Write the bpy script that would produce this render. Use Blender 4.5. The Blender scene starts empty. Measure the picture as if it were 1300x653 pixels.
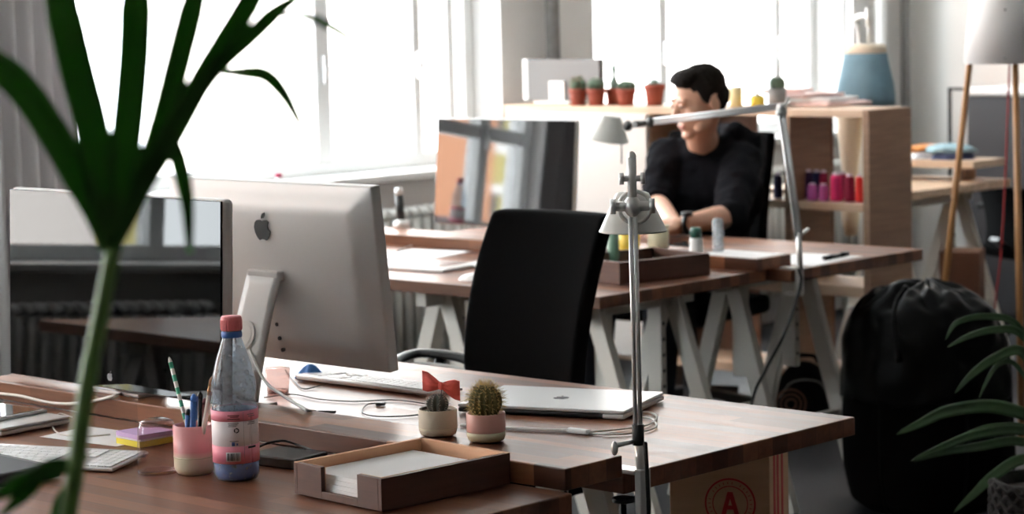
import bpy, math, random
from mathutils import Vector, Matrix, Euler, noise as mnoise
random.seed(7)
PI = math.pi
C = bpy.context.scene.collection
R = math.radians

# ------------------------------------------------------------------ camera model
F = 3000.0
HC = 1.507
_r = Vector((0.7314, 0.6815, -0.0243)); 
YAW, PIT, ROL = R(43.1464), R(6.0645), R(-1.4035)
fw = Vector((-math.sin(YAW)*math.cos(PIT), math.cos(YAW)*math.cos(PIT), -math.sin(PIT)))
r0 = Vector((math.cos(YAW), math.sin(YAW), 0)); u0 = r0.cross(fw)
rt = r0*math.cos(ROL)+u0*math.sin(ROL); up = -r0*math.sin(ROL)+u0*math.cos(ROL)
CAM = Vector((0, 0, HC))
def ray(x, y): return fw + rt*((x-650)/F) - up*((y-326.5)/F)
def G(x, y, z=.74):
    d = ray(x, y); return CAM + d*((z-HC)/d.z)
def PX(x, y, X): 
    d = ray(x, y); return CAM + d*(X/d.x)
def PY(x, y, Y): 
    d = ray(x, y); return CAM + d*(Y/d.y)

# ------------------------------------------------------------------ materials
def lin(c):
    return tuple(((v/255)/12.92 if v/255 <= .04045 else ((v/255+.055)/1.055)**2.4) for v in c[:3]) + (1,)
MATS = {}
def mat(name, col, rough=.5, metal=0, ior=1.5, var=0, vscale=(8, 8, 8), bump=0, bscale=60, emit=None, alpha=1, sheen=0, coat=0):
    if name in MATS: return MATS[name]
    m = bpy.data.materials.new(name); m.use_nodes = True
    nt = m.node_tree; b = nt.nodes['Principled BSDF']
    b.inputs['Base Color'].default_value = lin(col)
    b.inputs['Roughness'].default_value = rough
    b.inputs['Metallic'].default_value = metal
    b.inputs['IOR'].default_value = ior
    if sheen: b.inputs['Sheen Weight'].default_value = sheen
    if coat: b.inputs['Coat Weight'].default_value = coat
    tc = None
    if var or bump:
        tc = nt.nodes.new('ShaderNodeTexCoord')
    if var:
        mp = nt.nodes.new('ShaderNodeMapping'); mp.inputs['Scale'].default_value = vscale
        nt.links.new(tc.outputs['Object'], mp.inputs['Vector'])
        n = nt.nodes.new('ShaderNodeTexNoise'); n.inputs['Scale'].default_value = 1; n.inputs['Detail'].default_value = 5
        nt.links.new(mp.outputs['Vector'], n.inputs['Vector'])
        cr = nt.nodes.new('ShaderNodeValToRGB')
        l = lin(col)
        cr.color_ramp.elements[0].position = .3; cr.color_ramp.elements[1].position = .7
        cr.color_ramp.elements[0].color = tuple(v*(1-var) for v in l[:3])+(1,)
        cr.color_ramp.elements[1].color = tuple(min(1, v*(1+var)) for v in l[:3])+(1,)
        nt.links.new(n.outputs['Fac'], cr.inputs['Fac']); nt.links.new(cr.outputs['Color'], b.inputs['Base Color'])
    if bump:
        n2 = nt.nodes.new('ShaderNodeTexNoise'); n2.inputs['Scale'].default_value = bscale; n2.inputs['Detail'].default_value = 4
        nt.links.new(tc.outputs['Object'], n2.inputs['Vector'])
        bp = nt.nodes.new('ShaderNodeBump'); bp.inputs['Strength'].default_value = bump; bp.inputs['Distance'].default_value = .01
        nt.links.new(n2.outputs['Fac'], bp.inputs['Height']); nt.links.new(bp.outputs['Normal'], b.inputs['Normal'])
    if emit:
        b.inputs['Emission Color'].default_value = lin(col); b.inputs['Emission Strength'].default_value = emit
    MATS[name] = m
    return m
def clear(name, tint, gloss=.05, rough=.03, ior=1.45, haze=0, hcol=(230, 235, 240)):
    if name in MATS: return MATS[name]
    m = bpy.data.materials.new(name); m.use_nodes = True; nt = m.node_tree
    nt.nodes.remove(nt.nodes['Principled BSDF']); out = nt.nodes['Material Output']
    t = nt.nodes.new('ShaderNodeBsdfTransparent'); t.inputs[0].default_value = lin(tint)
    g = nt.nodes.new('ShaderNodeBsdfGlossy'); g.inputs['Roughness'].default_value = rough
    lw = nt.nodes.new('ShaderNodeLayerWeight'); lw.inputs['Blend'].default_value = .5
    p5 = nt.nodes.new('ShaderNodeMath'); p5.operation = 'POWER'; p5.inputs[1].default_value = 5; nt.links.new(lw.outputs['Facing'], p5.inputs[0])
    f0 = ((ior-1)/(ior+1))**2
    fr = nt.nodes.new('ShaderNodeMath'); fr.operation = 'MULTIPLY_ADD'; fr.inputs[1].default_value = 1-f0; fr.inputs[2].default_value = f0; nt.links.new(p5.outputs[0], fr.inputs[0])
    mx = nt.nodes.new('ShaderNodeMixShader')
    nt.links.new(fr.outputs[0], mx.inputs[0]); nt.links.new(t.outputs[0], mx.inputs[1]); nt.links.new(g.outputs[0], mx.inputs[2])
    last = mx
    if haze:
        d = nt.nodes.new('ShaderNodeBsdfDiffuse'); d.inputs[0].default_value = lin(hcol)
        tc = nt.nodes.new('ShaderNodeTexCoord'); n = nt.nodes.new('ShaderNodeTexNoise'); n.inputs['Scale'].default_value = 140; n.inputs['Detail'].default_value = 1
        nt.links.new(tc.outputs['Object'], n.inputs['Vector'])
        mt = nt.nodes.new('ShaderNodeMath'); mt.operation = 'MULTIPLY'; mt.inputs[1].default_value = haze*2
        nt.links.new(n.outputs['Fac'], mt.inputs[0])
        m2 = nt.nodes.new('ShaderNodeMixShader')
        nt.links.new(mt.outputs[0], m2.inputs[0]); nt.links.new(mx.outputs[0], m2.inputs[1]); nt.links.new(d.outputs[0], m2.inputs[2]); last = m2
    nt.links.new(last.outputs[0], out.inputs['Surface'])
    MATS[name] = m; return m
def butcher(name, c1, c2, c3, rough=.42, width=.42, row=.043, axis='X', spec=.5, seed=0):
    """strips of glued wood running along X (or Y)"""
    if name in MATS: return MATS[name]
    m = bpy.data.materials.new(name); m.use_nodes = True; nt = m.node_tree; b = nt.nodes['Principled BSDF']
    tc = nt.nodes.new('ShaderNodeTexCoord'); mp = nt.nodes.new('ShaderNodeMapping')
    if axis == 'Y': mp.inputs['Rotation'].default_value = (0, 0, PI/2)
    if axis == 'Z': mp.inputs['Rotation'].default_value = (0, PI/2, 0)
    mp.inputs['Location'].default_value = (seed*.37+.013, seed*.19+.009, 0)
    nt.links.new(tc.outputs['Object'], mp.inputs['Vector'])
    def brick(a, bb, w, off):
        k = nt.nodes.new('ShaderNodeTexBrick'); k.offset = off; k.offset_frequency = 2; k.squash = 1
        k.inputs['Color1'].default_value = lin(a); k.inputs['Color2'].default_value = lin(bb); k.inputs['Mortar'].default_value = lin([v*.6 for v in a])
        k.inputs['Scale'].default_value = 1; k.inputs['Mortar Size'].default_value = .0006; k.inputs['Mortar Smooth'].default_value = .4
        k.inputs['Bias'].default_value = 0; k.inputs['Brick Width'].default_value = w; k.inputs['Row Height'].default_value = row
        nt.links.new(mp.outputs['Vector'], k.inputs['Vector']); return k
    k1 = brick(c1, c2, width, .37); k2 = brick(c3, c1, width, .37)
    k3 = brick((0, 0, 0), (255, 255, 255), width*1.0, .37)
    n = nt.nodes.new('ShaderNodeTexNoise'); mp2 = nt.nodes.new('ShaderNodeMapping')
    mp2.inputs['Scale'].default_value = (5, 60, 60)
    nt.links.new(mp.outputs['Vector'], mp2.inputs['Vector']); nt.links.new(mp2.outputs['Vector'], n.inputs['Vector'])
    n.inputs['Scale'].default_value = 1; n.inputs['Detail'].default_value = 6; n.inputs['Distortion'].default_value = .6
    mx = nt.nodes.new('ShaderNodeMix'); mx.data_type = 'RGBA'
    big = nt.nodes.new('ShaderNodeTexNoise'); big.inputs['Scale'].default_value = 7
    nt.links.new(mp.outputs['Vector'], big.inputs['Vector'])
    nt.links.new(big.outputs['Fac'], mx.inputs[0]); nt.links.new(k1.outputs['Color'], mx.inputs[6]); nt.links.new(k2.outputs['Color'], mx.inputs[7])
    cr = nt.nodes.new('ShaderNodeValToRGB'); cr.color_ramp.elements[0].color = (.62, .6, .58, 1); cr.color_ramp.elements[1].color = (1.15, 1.15, 1.15, 1)
    cr.color_ramp.elements[0].position = .3; cr.color_ramp.elements[1].position = .75
    nt.links.new(n.outputs['Fac'], cr.inputs['Fac'])
    ml = nt.nodes.new('ShaderNodeMix'); ml.data_type = 'RGBA'; ml.blend_type = 'MULTIPLY'; ml.inputs[0].default_value = .8
    nt.links.new(k1.outputs['Color'], ml.inputs[6]); nt.links.new(cr.outputs['Color'], ml.inputs[7])
    nt.links.new(ml.outputs[2], b.inputs['Base Color'])
    b.inputs['Specular IOR Level'].default_value = spec
    rr = nt.nodes.new('ShaderNodeMapRange'); rr.inputs['To Min'].default_value = rough-.07; rr.inputs['To Max'].default_value = rough+.1
    nt.links.new(n.outputs['Fac'], rr.inputs['Value']); nt.links.new(rr.outputs['Result'], b.inputs['Roughness'])
    bp = nt.nodes.new('ShaderNodeBump'); bp.inputs['Strength'].default_value = .12; bp.inputs['Distance'].default_value = .002
    nt.links.new(n.outputs['Fac'], bp.inputs['Height']); nt.links.new(bp.outputs['Normal'], b.inputs['Normal'])
    MATS[name] = m; return m
def gradz(name, c0, c1, z0, z1, rough=.4):
    """two glaze colours meeting softly between heights z0 and z1 (object space)"""
    if name in MATS: return MATS[name]
    m = mat(name, c0, rough); nt = m.node_tree; b = nt.nodes['Principled BSDF']
    tc = nt.nodes.new('ShaderNodeTexCoord'); sp = nt.nodes.new('ShaderNodeSeparateXYZ'); nt.links.new(tc.outputs['Object'], sp.inputs[0])
    mr = nt.nodes.new('ShaderNodeMapRange'); mr.inputs['From Min'].default_value = z0; mr.inputs['From Max'].default_value = z1
    nt.links.new(sp.outputs['Z'], mr.inputs['Value'])
    mx = nt.nodes.new('ShaderNodeMix'); mx.data_type = 'RGBA'; mx.inputs[6].default_value = lin(c0); mx.inputs[7].default_value = lin(c1)
    nt.links.new(mr.outputs['Result'], mx.inputs[0]); nt.links.new(mx.outputs[2], b.inputs['Base Color'])
    return m
def stripes(name, a, b_, scale, rough=.5, direction='Z'):
    if name in MATS: return MATS[name]
    m = mat(name, a, rough); nt = m.node_tree; b = nt.nodes['Principled BSDF']
    tc = nt.nodes.new('ShaderNodeTexCoord'); w = nt.nodes.new('ShaderNodeTexWave'); w.bands_direction = direction; w.inputs['Scale'].default_value = scale
    nt.links.new(tc.outputs['Object'], w.inputs['Vector'])
    cr = nt.nodes.new('ShaderNodeValToRGB'); cr.color_ramp.interpolation = 'CONSTANT'
    cr.color_ramp.elements[0].color = lin(a); cr.color_ramp.elements[1].color = lin(b_); cr.color_ramp.elements[1].position = .5
    nt.links.new(w.outputs['Fac'], cr.inputs['Fac']); nt.links.new(cr.outputs['Color'], b.inputs['Base Color']); return m

M = lambda n: MATS[n]
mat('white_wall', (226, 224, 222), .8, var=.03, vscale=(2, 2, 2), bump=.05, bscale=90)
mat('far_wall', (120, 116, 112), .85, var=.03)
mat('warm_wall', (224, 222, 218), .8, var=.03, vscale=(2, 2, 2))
mat('ceiling_paint', (235, 234, 230), .9, var=.02, vscale=(2, 2, 2))
mat('floor_paint', (24, 24, 28), .55, var=.18, vscale=(1.5, 1.5, 1.5), bump=.03, bscale=30)
mat('window_white', (238, 240, 240), .35)
mat('sill_white', (240, 240, 238), .4)
mat('radiator_white', (205, 203, 198), .4)
mat('curtain_cloth', (206, 203, 202), .9, var=.06, vscale=(30, 30, 1))
def sheer(name, col, f):
    nt = MATS[name].node_tree; t = nt.nodes.new('ShaderNodeBsdfTranslucent'); t.inputs[0].default_value = lin(col); m = nt.nodes.new('ShaderNodeMixShader'); m.inputs[0].default_value = f
    nt.links.new(nt.nodes['Principled BSDF'].outputs[0], m.inputs[1]); nt.links.new(t.outputs[0], m.inputs[2]); nt.links.new(m.outputs[0], nt.nodes['Material Output'].inputs['Surface'])
sheer('curtain_cloth', (196, 192, 192), .2)
clear('window_glass', (250, 252, 252), ior=1.3)
butcher('walnut', (150, 97, 68), (76, 43, 31), (0, 0, 0), rough=.38, spec=.36)
butcher('walnut_far', (152, 100, 71), (84, 50, 36), (0, 0, 0), rough=.38, spec=.36, seed=3)
butcher('walnut_riser', (156, 104, 73), (74, 43, 31), (0, 0, 0), rough=.36, spec=.36, width=.34, seed=5)
butcher('walnut_glare', (226, 196, 168), (204, 170, 140), (0, 0, 0), rough=.34, spec=.4, seed=4)  # pale colour stands in for window glare on the rear desk
butcher('walnut_side', (144, 96, 69), (106, 66, 47), (0, 0, 0), rough=.36, spec=.4, seed=8, width=.6)
mat('trestle_white', (216, 212, 203), .45, var=.03, vscale=(10, 10, 10))
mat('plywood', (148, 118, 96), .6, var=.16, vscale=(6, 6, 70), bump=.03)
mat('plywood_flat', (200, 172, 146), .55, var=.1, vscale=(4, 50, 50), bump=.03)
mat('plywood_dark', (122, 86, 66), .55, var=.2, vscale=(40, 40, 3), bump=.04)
mat('aluminium', (205, 204, 202), .45, .12)
mat('aluminium_bright', (222, 222, 222), .32, .3)
mat('chrome', (226, 225, 222), .3, .45)
mat('steel_dark', (96, 94, 92), .35, .6)
mat('screen_glass', (5, 5, 6), .02, ior=1.42)
mat('screen_glass_far', (6, 6, 8), .03, ior=1.9)
mat('black_plastic', (14, 14, 15), .4)
mat('black_rubber', (10, 10, 10), .6)
mat('black_logo', (8, 8, 9), .06, ior=1.8)
mat('white_plastic', (232, 232, 230), .35)
mat('key_white', (240, 240, 240), .45)
mat('grey_logo', (128, 130, 134), .25, .6)
mat('black_fabric', (8, 8, 9), .95, ior=1.15, bump=.12, bscale=300)
mat('hoodie', (18, 18, 22), .95, ior=1.15, var=.15, vscale=(5, 5, 5), bump=.2, bscale=60)
mat('jeans', (20, 22, 30), .9, ior=1.2)
mat('shoe', (40, 38, 36), .6)
mat('skin', (206, 158, 132), .5, var=.05, vscale=(14, 14, 14))
mat('hair', (20, 15, 12), .8, ior=1.2, var=.4, vscale=(90, 90, 30), bump=.5, bscale=120)
mat('brow', (30, 22, 18), .7)
mat('eye_white', (220, 215, 210), .3)
mat('lip', (178, 112, 98), .5)
mat('paper', (244, 242, 241), .8, var=.02)
mat('paper_pink', (236, 206, 200), .8)
mat('terracotta', (146, 68, 50), .75, var=.12, vscale=(12, 12, 12))
mat('soil', (52, 38, 30), .95, var=.4, vscale=(150, 150, 150), bump=.5, bscale=250)
mat('cactus_green', (70, 92, 70), .6, var=.2, vscale=(40, 40, 40))
mat('cactus_grey', (112, 132, 122), .6, var=.2, vscale=(30, 30, 30))
mat('cactus_olive', (96, 92, 52), .65, var=.3, vscale=(40, 40, 40))
mat('cactus_dark', (70, 74, 66), .65, var=.3, vscale=(60, 60, 60))
mat('spine_straw', (206, 178, 112), .6)
mat('spine_brown', (140, 96, 62), .6)
mat('spine_pale', (196, 186, 176), .6)
mat('pot_beige', (204, 192, 170), .5, var=.04, vscale=(20, 20, 20))
mat('pot_cream', (208, 200, 168), .5, var=.04, vscale=(20, 20, 20))
mat('pot_pink', (212, 160, 148), .35)
mat('pot_concrete', (136, 134, 132), .85, var=.12, vscale=(40, 40, 40))
mat('bow_red', (240, 104, 92), .75, bump=.2, bscale=200)
mat('tray_wood', (82, 50, 37), .5, var=.2, vscale=(8, 8, 90), bump=.03)
mat('tray_inside', (216, 168, 132), .6, var=.06, vscale=(5, 5, 60))
mat('door_white', (212, 208, 203), .5)
mat('leaf_near', (66, 112, 48), .55, ior=1.35, var=.25, vscale=(12, 12, 12)); sheer('leaf_near', (60, 118, 36), .5)
mat('stem_green', (96, 134, 58), .5, var=.12, vscale=(20, 20, 20))
mat('leaf_right', (54, 80, 46), .42, var=.25, vscale=(12, 12, 12))
mat('lamp_white', (232, 230, 228), .7)
mat('lamp_grey', (200, 198, 192), .4, .25)
mat('lamp_wood', (168, 120, 74), .5, var=.15, vscale=(30, 30, 4))
mat('red_cord', (150, 30, 34), .6)
mat('denim_blue', (108, 138, 152), .9, var=.08, vscale=(20, 20, 20), bump=.1, bscale=200)
mat('cream_form', (226, 212, 190), .75)
mat('leather_black', (5, 5, 5), .4, ior=1.16, bump=.25, bscale=25)
mat('bag_cloth', (7, 6, 6), .9, ior=1.1, bump=.2, bscale=30)
mat('cardboard', (206, 164, 130), .85, var=.05, vscale=(6, 6, 60))
mat('print_red', (190, 40, 42), .7)
mat('cable_white', (222, 218, 210), .5)
mat('cable_black', (16, 16, 16), .5)
mat('cable_dark', (70, 66, 64), .5)
mat('cap_pink', (226, 122, 126), .45)
clear('bottle_pet', (222, 232, 240), rough=.10, ior=1.45, haze=.2, hcol=(214, 224, 232))
clear('tumbler_glass', (246, 238, 238), rough=.03, ior=1.5)
clear('plastic_clear', (225, 230, 232), rough=.1, ior=1.45, haze=.3)
mat('label_pink', (236, 142, 160), .5)
mat('label_white', (236, 228, 230), .5)
mat('label_grey', (120, 112, 116), .5)
mat('ink', (28, 26, 28), .6)
mat('icon_blue', (40, 74, 140), .5)
mat('bottle_base', (60, 98, 160), .2, ior=1.4)
mat('note_purple', (206, 176, 220), .8); mat('note_yellow', (222, 206, 70), .8); mat('note_white', (236, 232, 236), .8)
mat('pen_blue', (52, 100, 168), .4); mat('pen_dark', (18, 18, 20), .4); mat('pen_white', (224, 214, 204), .4); mat('pen_red', (96, 28, 30), .4)
mat('brass', (196, 150, 96), .3, .8)
stripes('straw_stripe', (54, 160, 124), (228, 224, 214), 14, .5, 'Z')
gradz('cup_pink', (226, 216, 190), (222, 150, 150), .028, .040, .35)
mat('jar_green', (120, 150, 130), .4); mat('green_dark', (44, 92, 78), .5); mat('yellow_pot', (222, 196, 70), .5); mat('candle_cream', (232, 220, 170), .5)
mat('thread_navy', (26, 24, 70), .8); mat('thread_purple', (62, 26, 74), .8); mat('thread_violet', (196, 98, 172), .7); mat('thread_magenta', (222, 48, 118), .75)
mat('thread_wine', (140, 18, 62), .8); mat('thread_red', (232, 52, 52), .75); mat('spool_core', (222, 206, 220), .5)
mat('cabinet_dark', (36, 37, 41), .6); mat('frame_black', (20, 20, 22), .5)
mat('cloth_teal', (136, 162, 170), .9); mat('cloth_orange', (190, 122, 62), .9); mat('cloth_white', (232, 232, 236), .9); mat('cloth_navy', (66, 72, 104), .9)
mat('brown_box', (106, 70, 52), .8)
mat('orange_facade', (206, 146, 112), .9, var=.05, vscale=(1, 1, 1)); mat('pale_facade', (240, 228, 220), .9); mat('facade_glass', (66, 74, 80), .4); mat('facade_yellow', (196, 184, 120), .9)
mat('basket', (24, 19, 16), .9, bump=.4, bscale=80)
mat('watch_black', (16, 16, 17), .35)
mat('monitor_grey', (92, 91, 90), .5)
mat('blue_cloth', (62, 120, 190), .7)
clear('red_glass', (230, 214, 210), rough=.05, ior=1.4, haze=.06, hcol=(150, 116, 110))

# ------------------------------------------------------------------ mesh helpers
class MB:
    def __init__(s): s.v, s.f, s.sm = [], [], []
    def add(s, vs, fs, smooth=False, mtx=None):
        b = len(s.v)
        for p in vs:
            p = Vector(p)
            s.v.append(tuple(mtx @ p if mtx is not None else p))
        for q in fs: s.f.append(tuple(b+i for i in q)); s.sm.append(smooth)
        return s
    def box(s, c, d, rot=None):
        x, y, z = [v/2 for v in d]
        vs = [(-x, -y, -z), (x, -y, -z), (x, y, -z), (-x, y, -z), (-x, -y, z), (x, -y, z), (x, y, z), (-x, y, z)]
        m = Matrix.Translation(c)
        if rot is not None: m = m @ Euler(rot).to_matrix().to_4x4()
        return s.add(vs, [(3, 2, 1, 0), (4, 5, 6, 7), (0, 1, 5, 4), (1, 2, 6, 5), (2, 3, 7, 6), (3, 0, 4, 7)], False, m)
    def bb(s, lo, hi): return s.box([(a+b)/2 for a, b in zip(lo, hi)], [b-a for a, b in zip(lo, hi)])
    def bar(s, a, b, w, t, upv=(0, 0, 1)):
        """rectangular bar from a to b, width w (sideways), thickness t"""
        a, b = Vector(a), Vector(b); d = (b-a); L = d.length; d.normalize()
        x = d.cross(Vector(upv))
        if x.length < 1e-4: x = d.cross(Vector((1, 0, 0)))
        x.normalize(); y = x.cross(d)
        vs = []
        for p in (a, b):
            for sx, sy in ((-1, -1), (1, -1), (1, 1), (-1, 1)): vs.append(p + x*(w/2*sx) + y*(t/2*sy))
        return s.add(vs, [(3, 2, 1, 0), (4, 5, 6, 7), (0, 1, 5, 4), (1, 2, 6, 5), (2, 3, 7, 6), (3, 0, 4, 7)])
    def tube(s, pts, r, n=10, cap=True, smooth=True, flat=None):
        pts = [Vector(p) for p in pts]; k = len(pts)
        rs = r if isinstance(r, (list, tuple)) else [r]*k
        tang = []
        for i in range(k):
            a = pts[max(0, i-1)]; b = pts[min(k-1, i+1)]; t = b-a
            tang.append(t.normalized() if t.length > 1e-9 else Vector((0, 0, 1)))
        ref = Vector((0, 0, 1)) if abs(tang[0].z) < .9 else Vector((1, 0, 0))
        x = tang[0].cross(ref).normalized(); vs = []
        for i in range(k):
            x = (x - tang[i]*x.dot(tang[i])).normalized(); y = tang[i].cross(x)
            for j in range(n):
                a = 2*PI*j/n; vs.append(pts[i] + x*(math.cos(a)*rs[i]) + y*(math.sin(a)*rs[i]*(flat or 1)))
        fs = [(i*n+j, i*n+(j+1) % n, (i+1)*n+(j+1) % n, (i+1)*n+j) for i in range(k-1) for j in range(n)]
        s.add(vs, fs, smooth)
        if cap:
            b = len(s.v)-k*n
            s.f.append(tuple(b+j for j in reversed(range(n)))); s.sm.append(False)
            s.f.append(tuple(b+(k-1)*n+j for j in range(n))); s.sm.append(False)
        return s
    def cyl(s, a, b, r0, r1=None, n=20, cap=True): return s.tube([a, b], [r0, r1 if r1 is not None else r0], n, cap)
    def lathe(s, prof, n=32, o=(0, 0, 0), ribs=0, depth=0, smooth=True, mtx=None):
        vs, fs = [], []; k = len(prof); o = Vector(o)
        for (rr, z) in prof:
            for j in range(n):
                a = 2*PI*j/n; q = rr*(1+depth*math.cos(ribs*a)) if ribs else rr
                vs.append(o+Vector((math.cos(a)*q, math.sin(a)*q, z)))
        for i in range(k-1):
            for j in range(n): fs.append((i*n+j, i*n+(j+1) % n, (i+1)*n+(j+1) % n, (i+1)*n+j))
        if prof[0][0] > 1e-5: fs.append(tuple(reversed(range(n))))
        if prof[-1][0] > 1e-5: fs.append(tuple((k-1)*n+j for j in range(n)))
        return s.add(vs, fs, smooth, mtx)
    def ell(s, c, r, nu=20, nv=12, rot=None):
        m = Matrix.Translation(c)
        if rot is not None: m = m @ Euler(rot).to_matrix().to_4x4()
        vs = [(0, 0, -r[2])]; fs = []
        for i in range(1, nv):
            p = -PI/2+PI*i/nv
            for j in range(nu): a = 2*PI*j/nu; vs.append((r[0]*math.cos(p)*math.cos(a), r[1]*math.cos(p)*math.sin(a), r[2]*math.sin(p)))
        vs.append((0, 0, r[2])); t = len(vs)-1
        for j in range(nu):
            fs.append((0, 1+(j+1) % nu, 1+j)); fs.append((t, t-nu+j, t-nu+(j+1) % nu))
        for i in range(nv-2):
            for j in range(nu): fs.append((1+i*nu+j, 1+i*nu+(j+1) % nu, 1+(i+1)*nu+(j+1) % nu, 1+(i+1)*nu+j))
        return s.add(vs, fs, True, m)
    def prism(s, poly, t0, t1, plane='XZ', mtx=None, smooth=False):
        def P(a, b, t): return (a, t, b) if plane == 'XZ' else (a, b, t) if plane == 'XY' else (t, a, b)
        n = len(poly); vs = [P(a, b, t0) for a, b in poly]+[P(a, b, t1) for a, b in poly]
        fs = [tuple(range(n)), tuple(reversed(range(n, 2*n)))]+[((i+1) % n, i, n+i, n+(i+1) % n) for i in range(n)]
        return s.add(vs, fs, smooth, mtx)
    def grid(s, fn, nu, nv, smooth=True, closeu=False):
        vs = [fn(i/(nu if closeu else nu-1), j/(nv-1)) for j in range(nv) for i in range(nu)]
        fs = []
        for j in range(nv-1):
            for i in range(nu if closeu else nu-1):
                i2 = (i+1) % nu; fs.append((j*nu+i, j*nu+i2, (j+1)*nu+i2, (j+1)*nu+i))
        return s.add(vs, fs, smooth)
    def build(s, name, m, parent=None, bevel=0, seg=2, solid=0, sub=0, remesh=0, smooth_it=0, recalc=True, kind=None, label=None, disp=0, dscale=.1):
        me = bpy.data.meshes.new(name); me.from_pydata(s.v, [], s.f)
        me.polygons.foreach_set('use_smooth', s.sm)
        if recalc:
            import bmesh
            b = bmesh.new(); b.from_mesh(me); bmesh.ops.recalc_face_normals(b, faces=b.faces); b.to_mesh(me); b.free()
        me.update()
        o = bpy.data.objects.new(name, me); C.objects.link(o)
        me.materials.append(MATS[m] if isinstance(m, str) else m)
        if parent is not None: o.parent = parent
        if bevel:
            x = o.modifiers.new('bev', 'BEVEL'); x.width = bevel; x.segments = seg; x.limit_method = 'ANGLE'; x.angle_limit = R(40)
        if solid:
            x = o.modifiers.new('sol', 'SOLIDIFY'); x.thickness = solid; x.offset = 0
        if remesh:
            x = o.modifiers.new('rem', 'REMESH'); x.mode = 'VOXEL'; x.voxel_size = remesh; x.use_smooth_shade = True
        if smooth_it:
            x = o.modifiers.new('smo', 'SMOOTH'); x.factor = .5; x.iterations = smooth_it
        if sub:
            x = o.modifiers.new('sub', 'SUBSURF'); x.levels = sub; x.render_levels = sub
        if disp:
            t = bpy.data.textures.new(name+'_tex', 'CLOUDS'); t.noise_scale = dscale
            x = o.modifiers.new('dis', 'DISPLACE'); x.texture = t; x.strength = disp; x.mid_level = .5; x.texture_coords = 'LOCAL'
        if kind: o['kind'] = kind
        if label: o['label'] = label
        return o
def tag(o, label, cat, group=None):
    o['label'] = label; o['category'] = cat
    if group: o['group'] = group
    return o
def thing(name, label, cat, loc=(0, 0, 0), rz=0, group=None, tilt=None):
    o = bpy.data.objects.new(name, None); C.objects.link(o); o.empty_display_size = .05
    o.location = loc; o.rotation_euler = tilt if tilt else (0, 0, rz)
    return tag(o, label, cat, group)
def struct(o): o['kind'] = 'structure'; return o
def kids(o): return [c for c in bpy.data.objects if c.parent == o]
def dup(root, loc, rz, label, group=None, scale=None):
    def cp(o, par):
        c = o.copy(); C.objects.link(c)
        if par is not None: c.parent = par
        for ch in kids(o):
            if ch.name in C.objects: cp(ch, c)
        return c
    r = cp(root, None); r.location = loc; r.rotation_euler = (0, 0, rz); r['label'] = label
    if group: r['group'] = group
    if scale: r.scale = scale
    return r
def smoothpath(pts, n=8):
    """Catmull-Rom through pts"""
    P = [Vector(p) for p in pts]; P = [P[0]*2-P[1]]+P+[P[-1]*2-P[-2]]; out = []
    for i in range(1, len(P)-2):
        a, b, c, d = P[i-1], P[i], P[i+1], P[i+2]
        for k in range(n):
            t = k/n
            out.append(.5*((2*b)+(c-a)*t+(2*a-5*b+4*c-d)*t*t+(3*b-a-3*c+d)*t**3))
    out.append(P[-2]); return out
def ang(a, b): return math.atan2(b.y-a.y, b.x-a.x)
EMB = [(0, .70), (.12, .765), (.26, .77), (.39, .69), (.33, .61), (.30, .52), (.33, .42), (.43, .335), (.38, .2), (.28, .05), (.17, -.02), (.06, .02), (-.02, .035), (-.1, .01), (-.21, -.02), (-.33, .1), (-.43, .28), (-.46, .48), (-.39, .66), (-.27, .755), (-.13, .765)]
LEAF = [(0, .81), (.015, .92), (.09, 1.02), (.2, 1.06), (.19, .94), (.1, .84)]
def emblem(h, t0, t1, plane, c, mb=None, flip=1):
    mb = mb or MB()
    for poly in (EMB, LEAF): mb.prism([(c[0]+flip*a*h, c[1]+(b-.5)*h) for a, b in poly], t0, t1, plane)
    return mb
SKY, EXPO = 15.5, 0.05
# ================================================================== THE ROOM
XW, TW = -6.65, .30          # inner face and thickness of the window wall
YN, YS, XE, ZC = 9.9, -4.0, 3.0, 3.0
WIN = {1: (4.56, 7.06), 2: (7.64, 9.465), 3: (3.22, 4.22), 4: (-3.4, 2.75)}  # window four is widened out of view to brighten the foreground
ZS, ZT = .87, 2.82
struct(MB().bb((XW-TW, YS-.2, -.12), (XE+.2, YN+.2, 0)).build('floor', 'floor_paint'))
struct(MB().bb((XW-TW, YS-.2, ZC), (XE+.2, YN+.2, ZC+.15)).build('ceiling', 'ceiling_paint'))
w = MB().bb((XW-TW, YS, 0), (XW, YN, ZS-.03)).bb((XW-TW, YS, ZT), (XW, YN, ZC))
ys = [YS]
for k in (4, 3, 1, 2): ys += list(WIN[k])
ys.append(YN)
for a, b in zip(ys[0::2], ys[1::2]): w.bb((XW-TW, a, ZS-.03), (XW, b, ZT))
struct(w.build('wall_west', 'white_wall'))
struct(MB().bb((XW-TW, YN, 0), (XE+.2, YN+.2, ZC)).build('wall_north', 'warm_wall'))
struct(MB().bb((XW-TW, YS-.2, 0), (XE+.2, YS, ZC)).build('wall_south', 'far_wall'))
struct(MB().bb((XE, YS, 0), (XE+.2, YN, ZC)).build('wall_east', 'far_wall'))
struct(MB().bb((XW, 9.48, .0), (XW+.05, 9.885, ZC)).build('trim_1', 'white_wall'))
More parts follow.
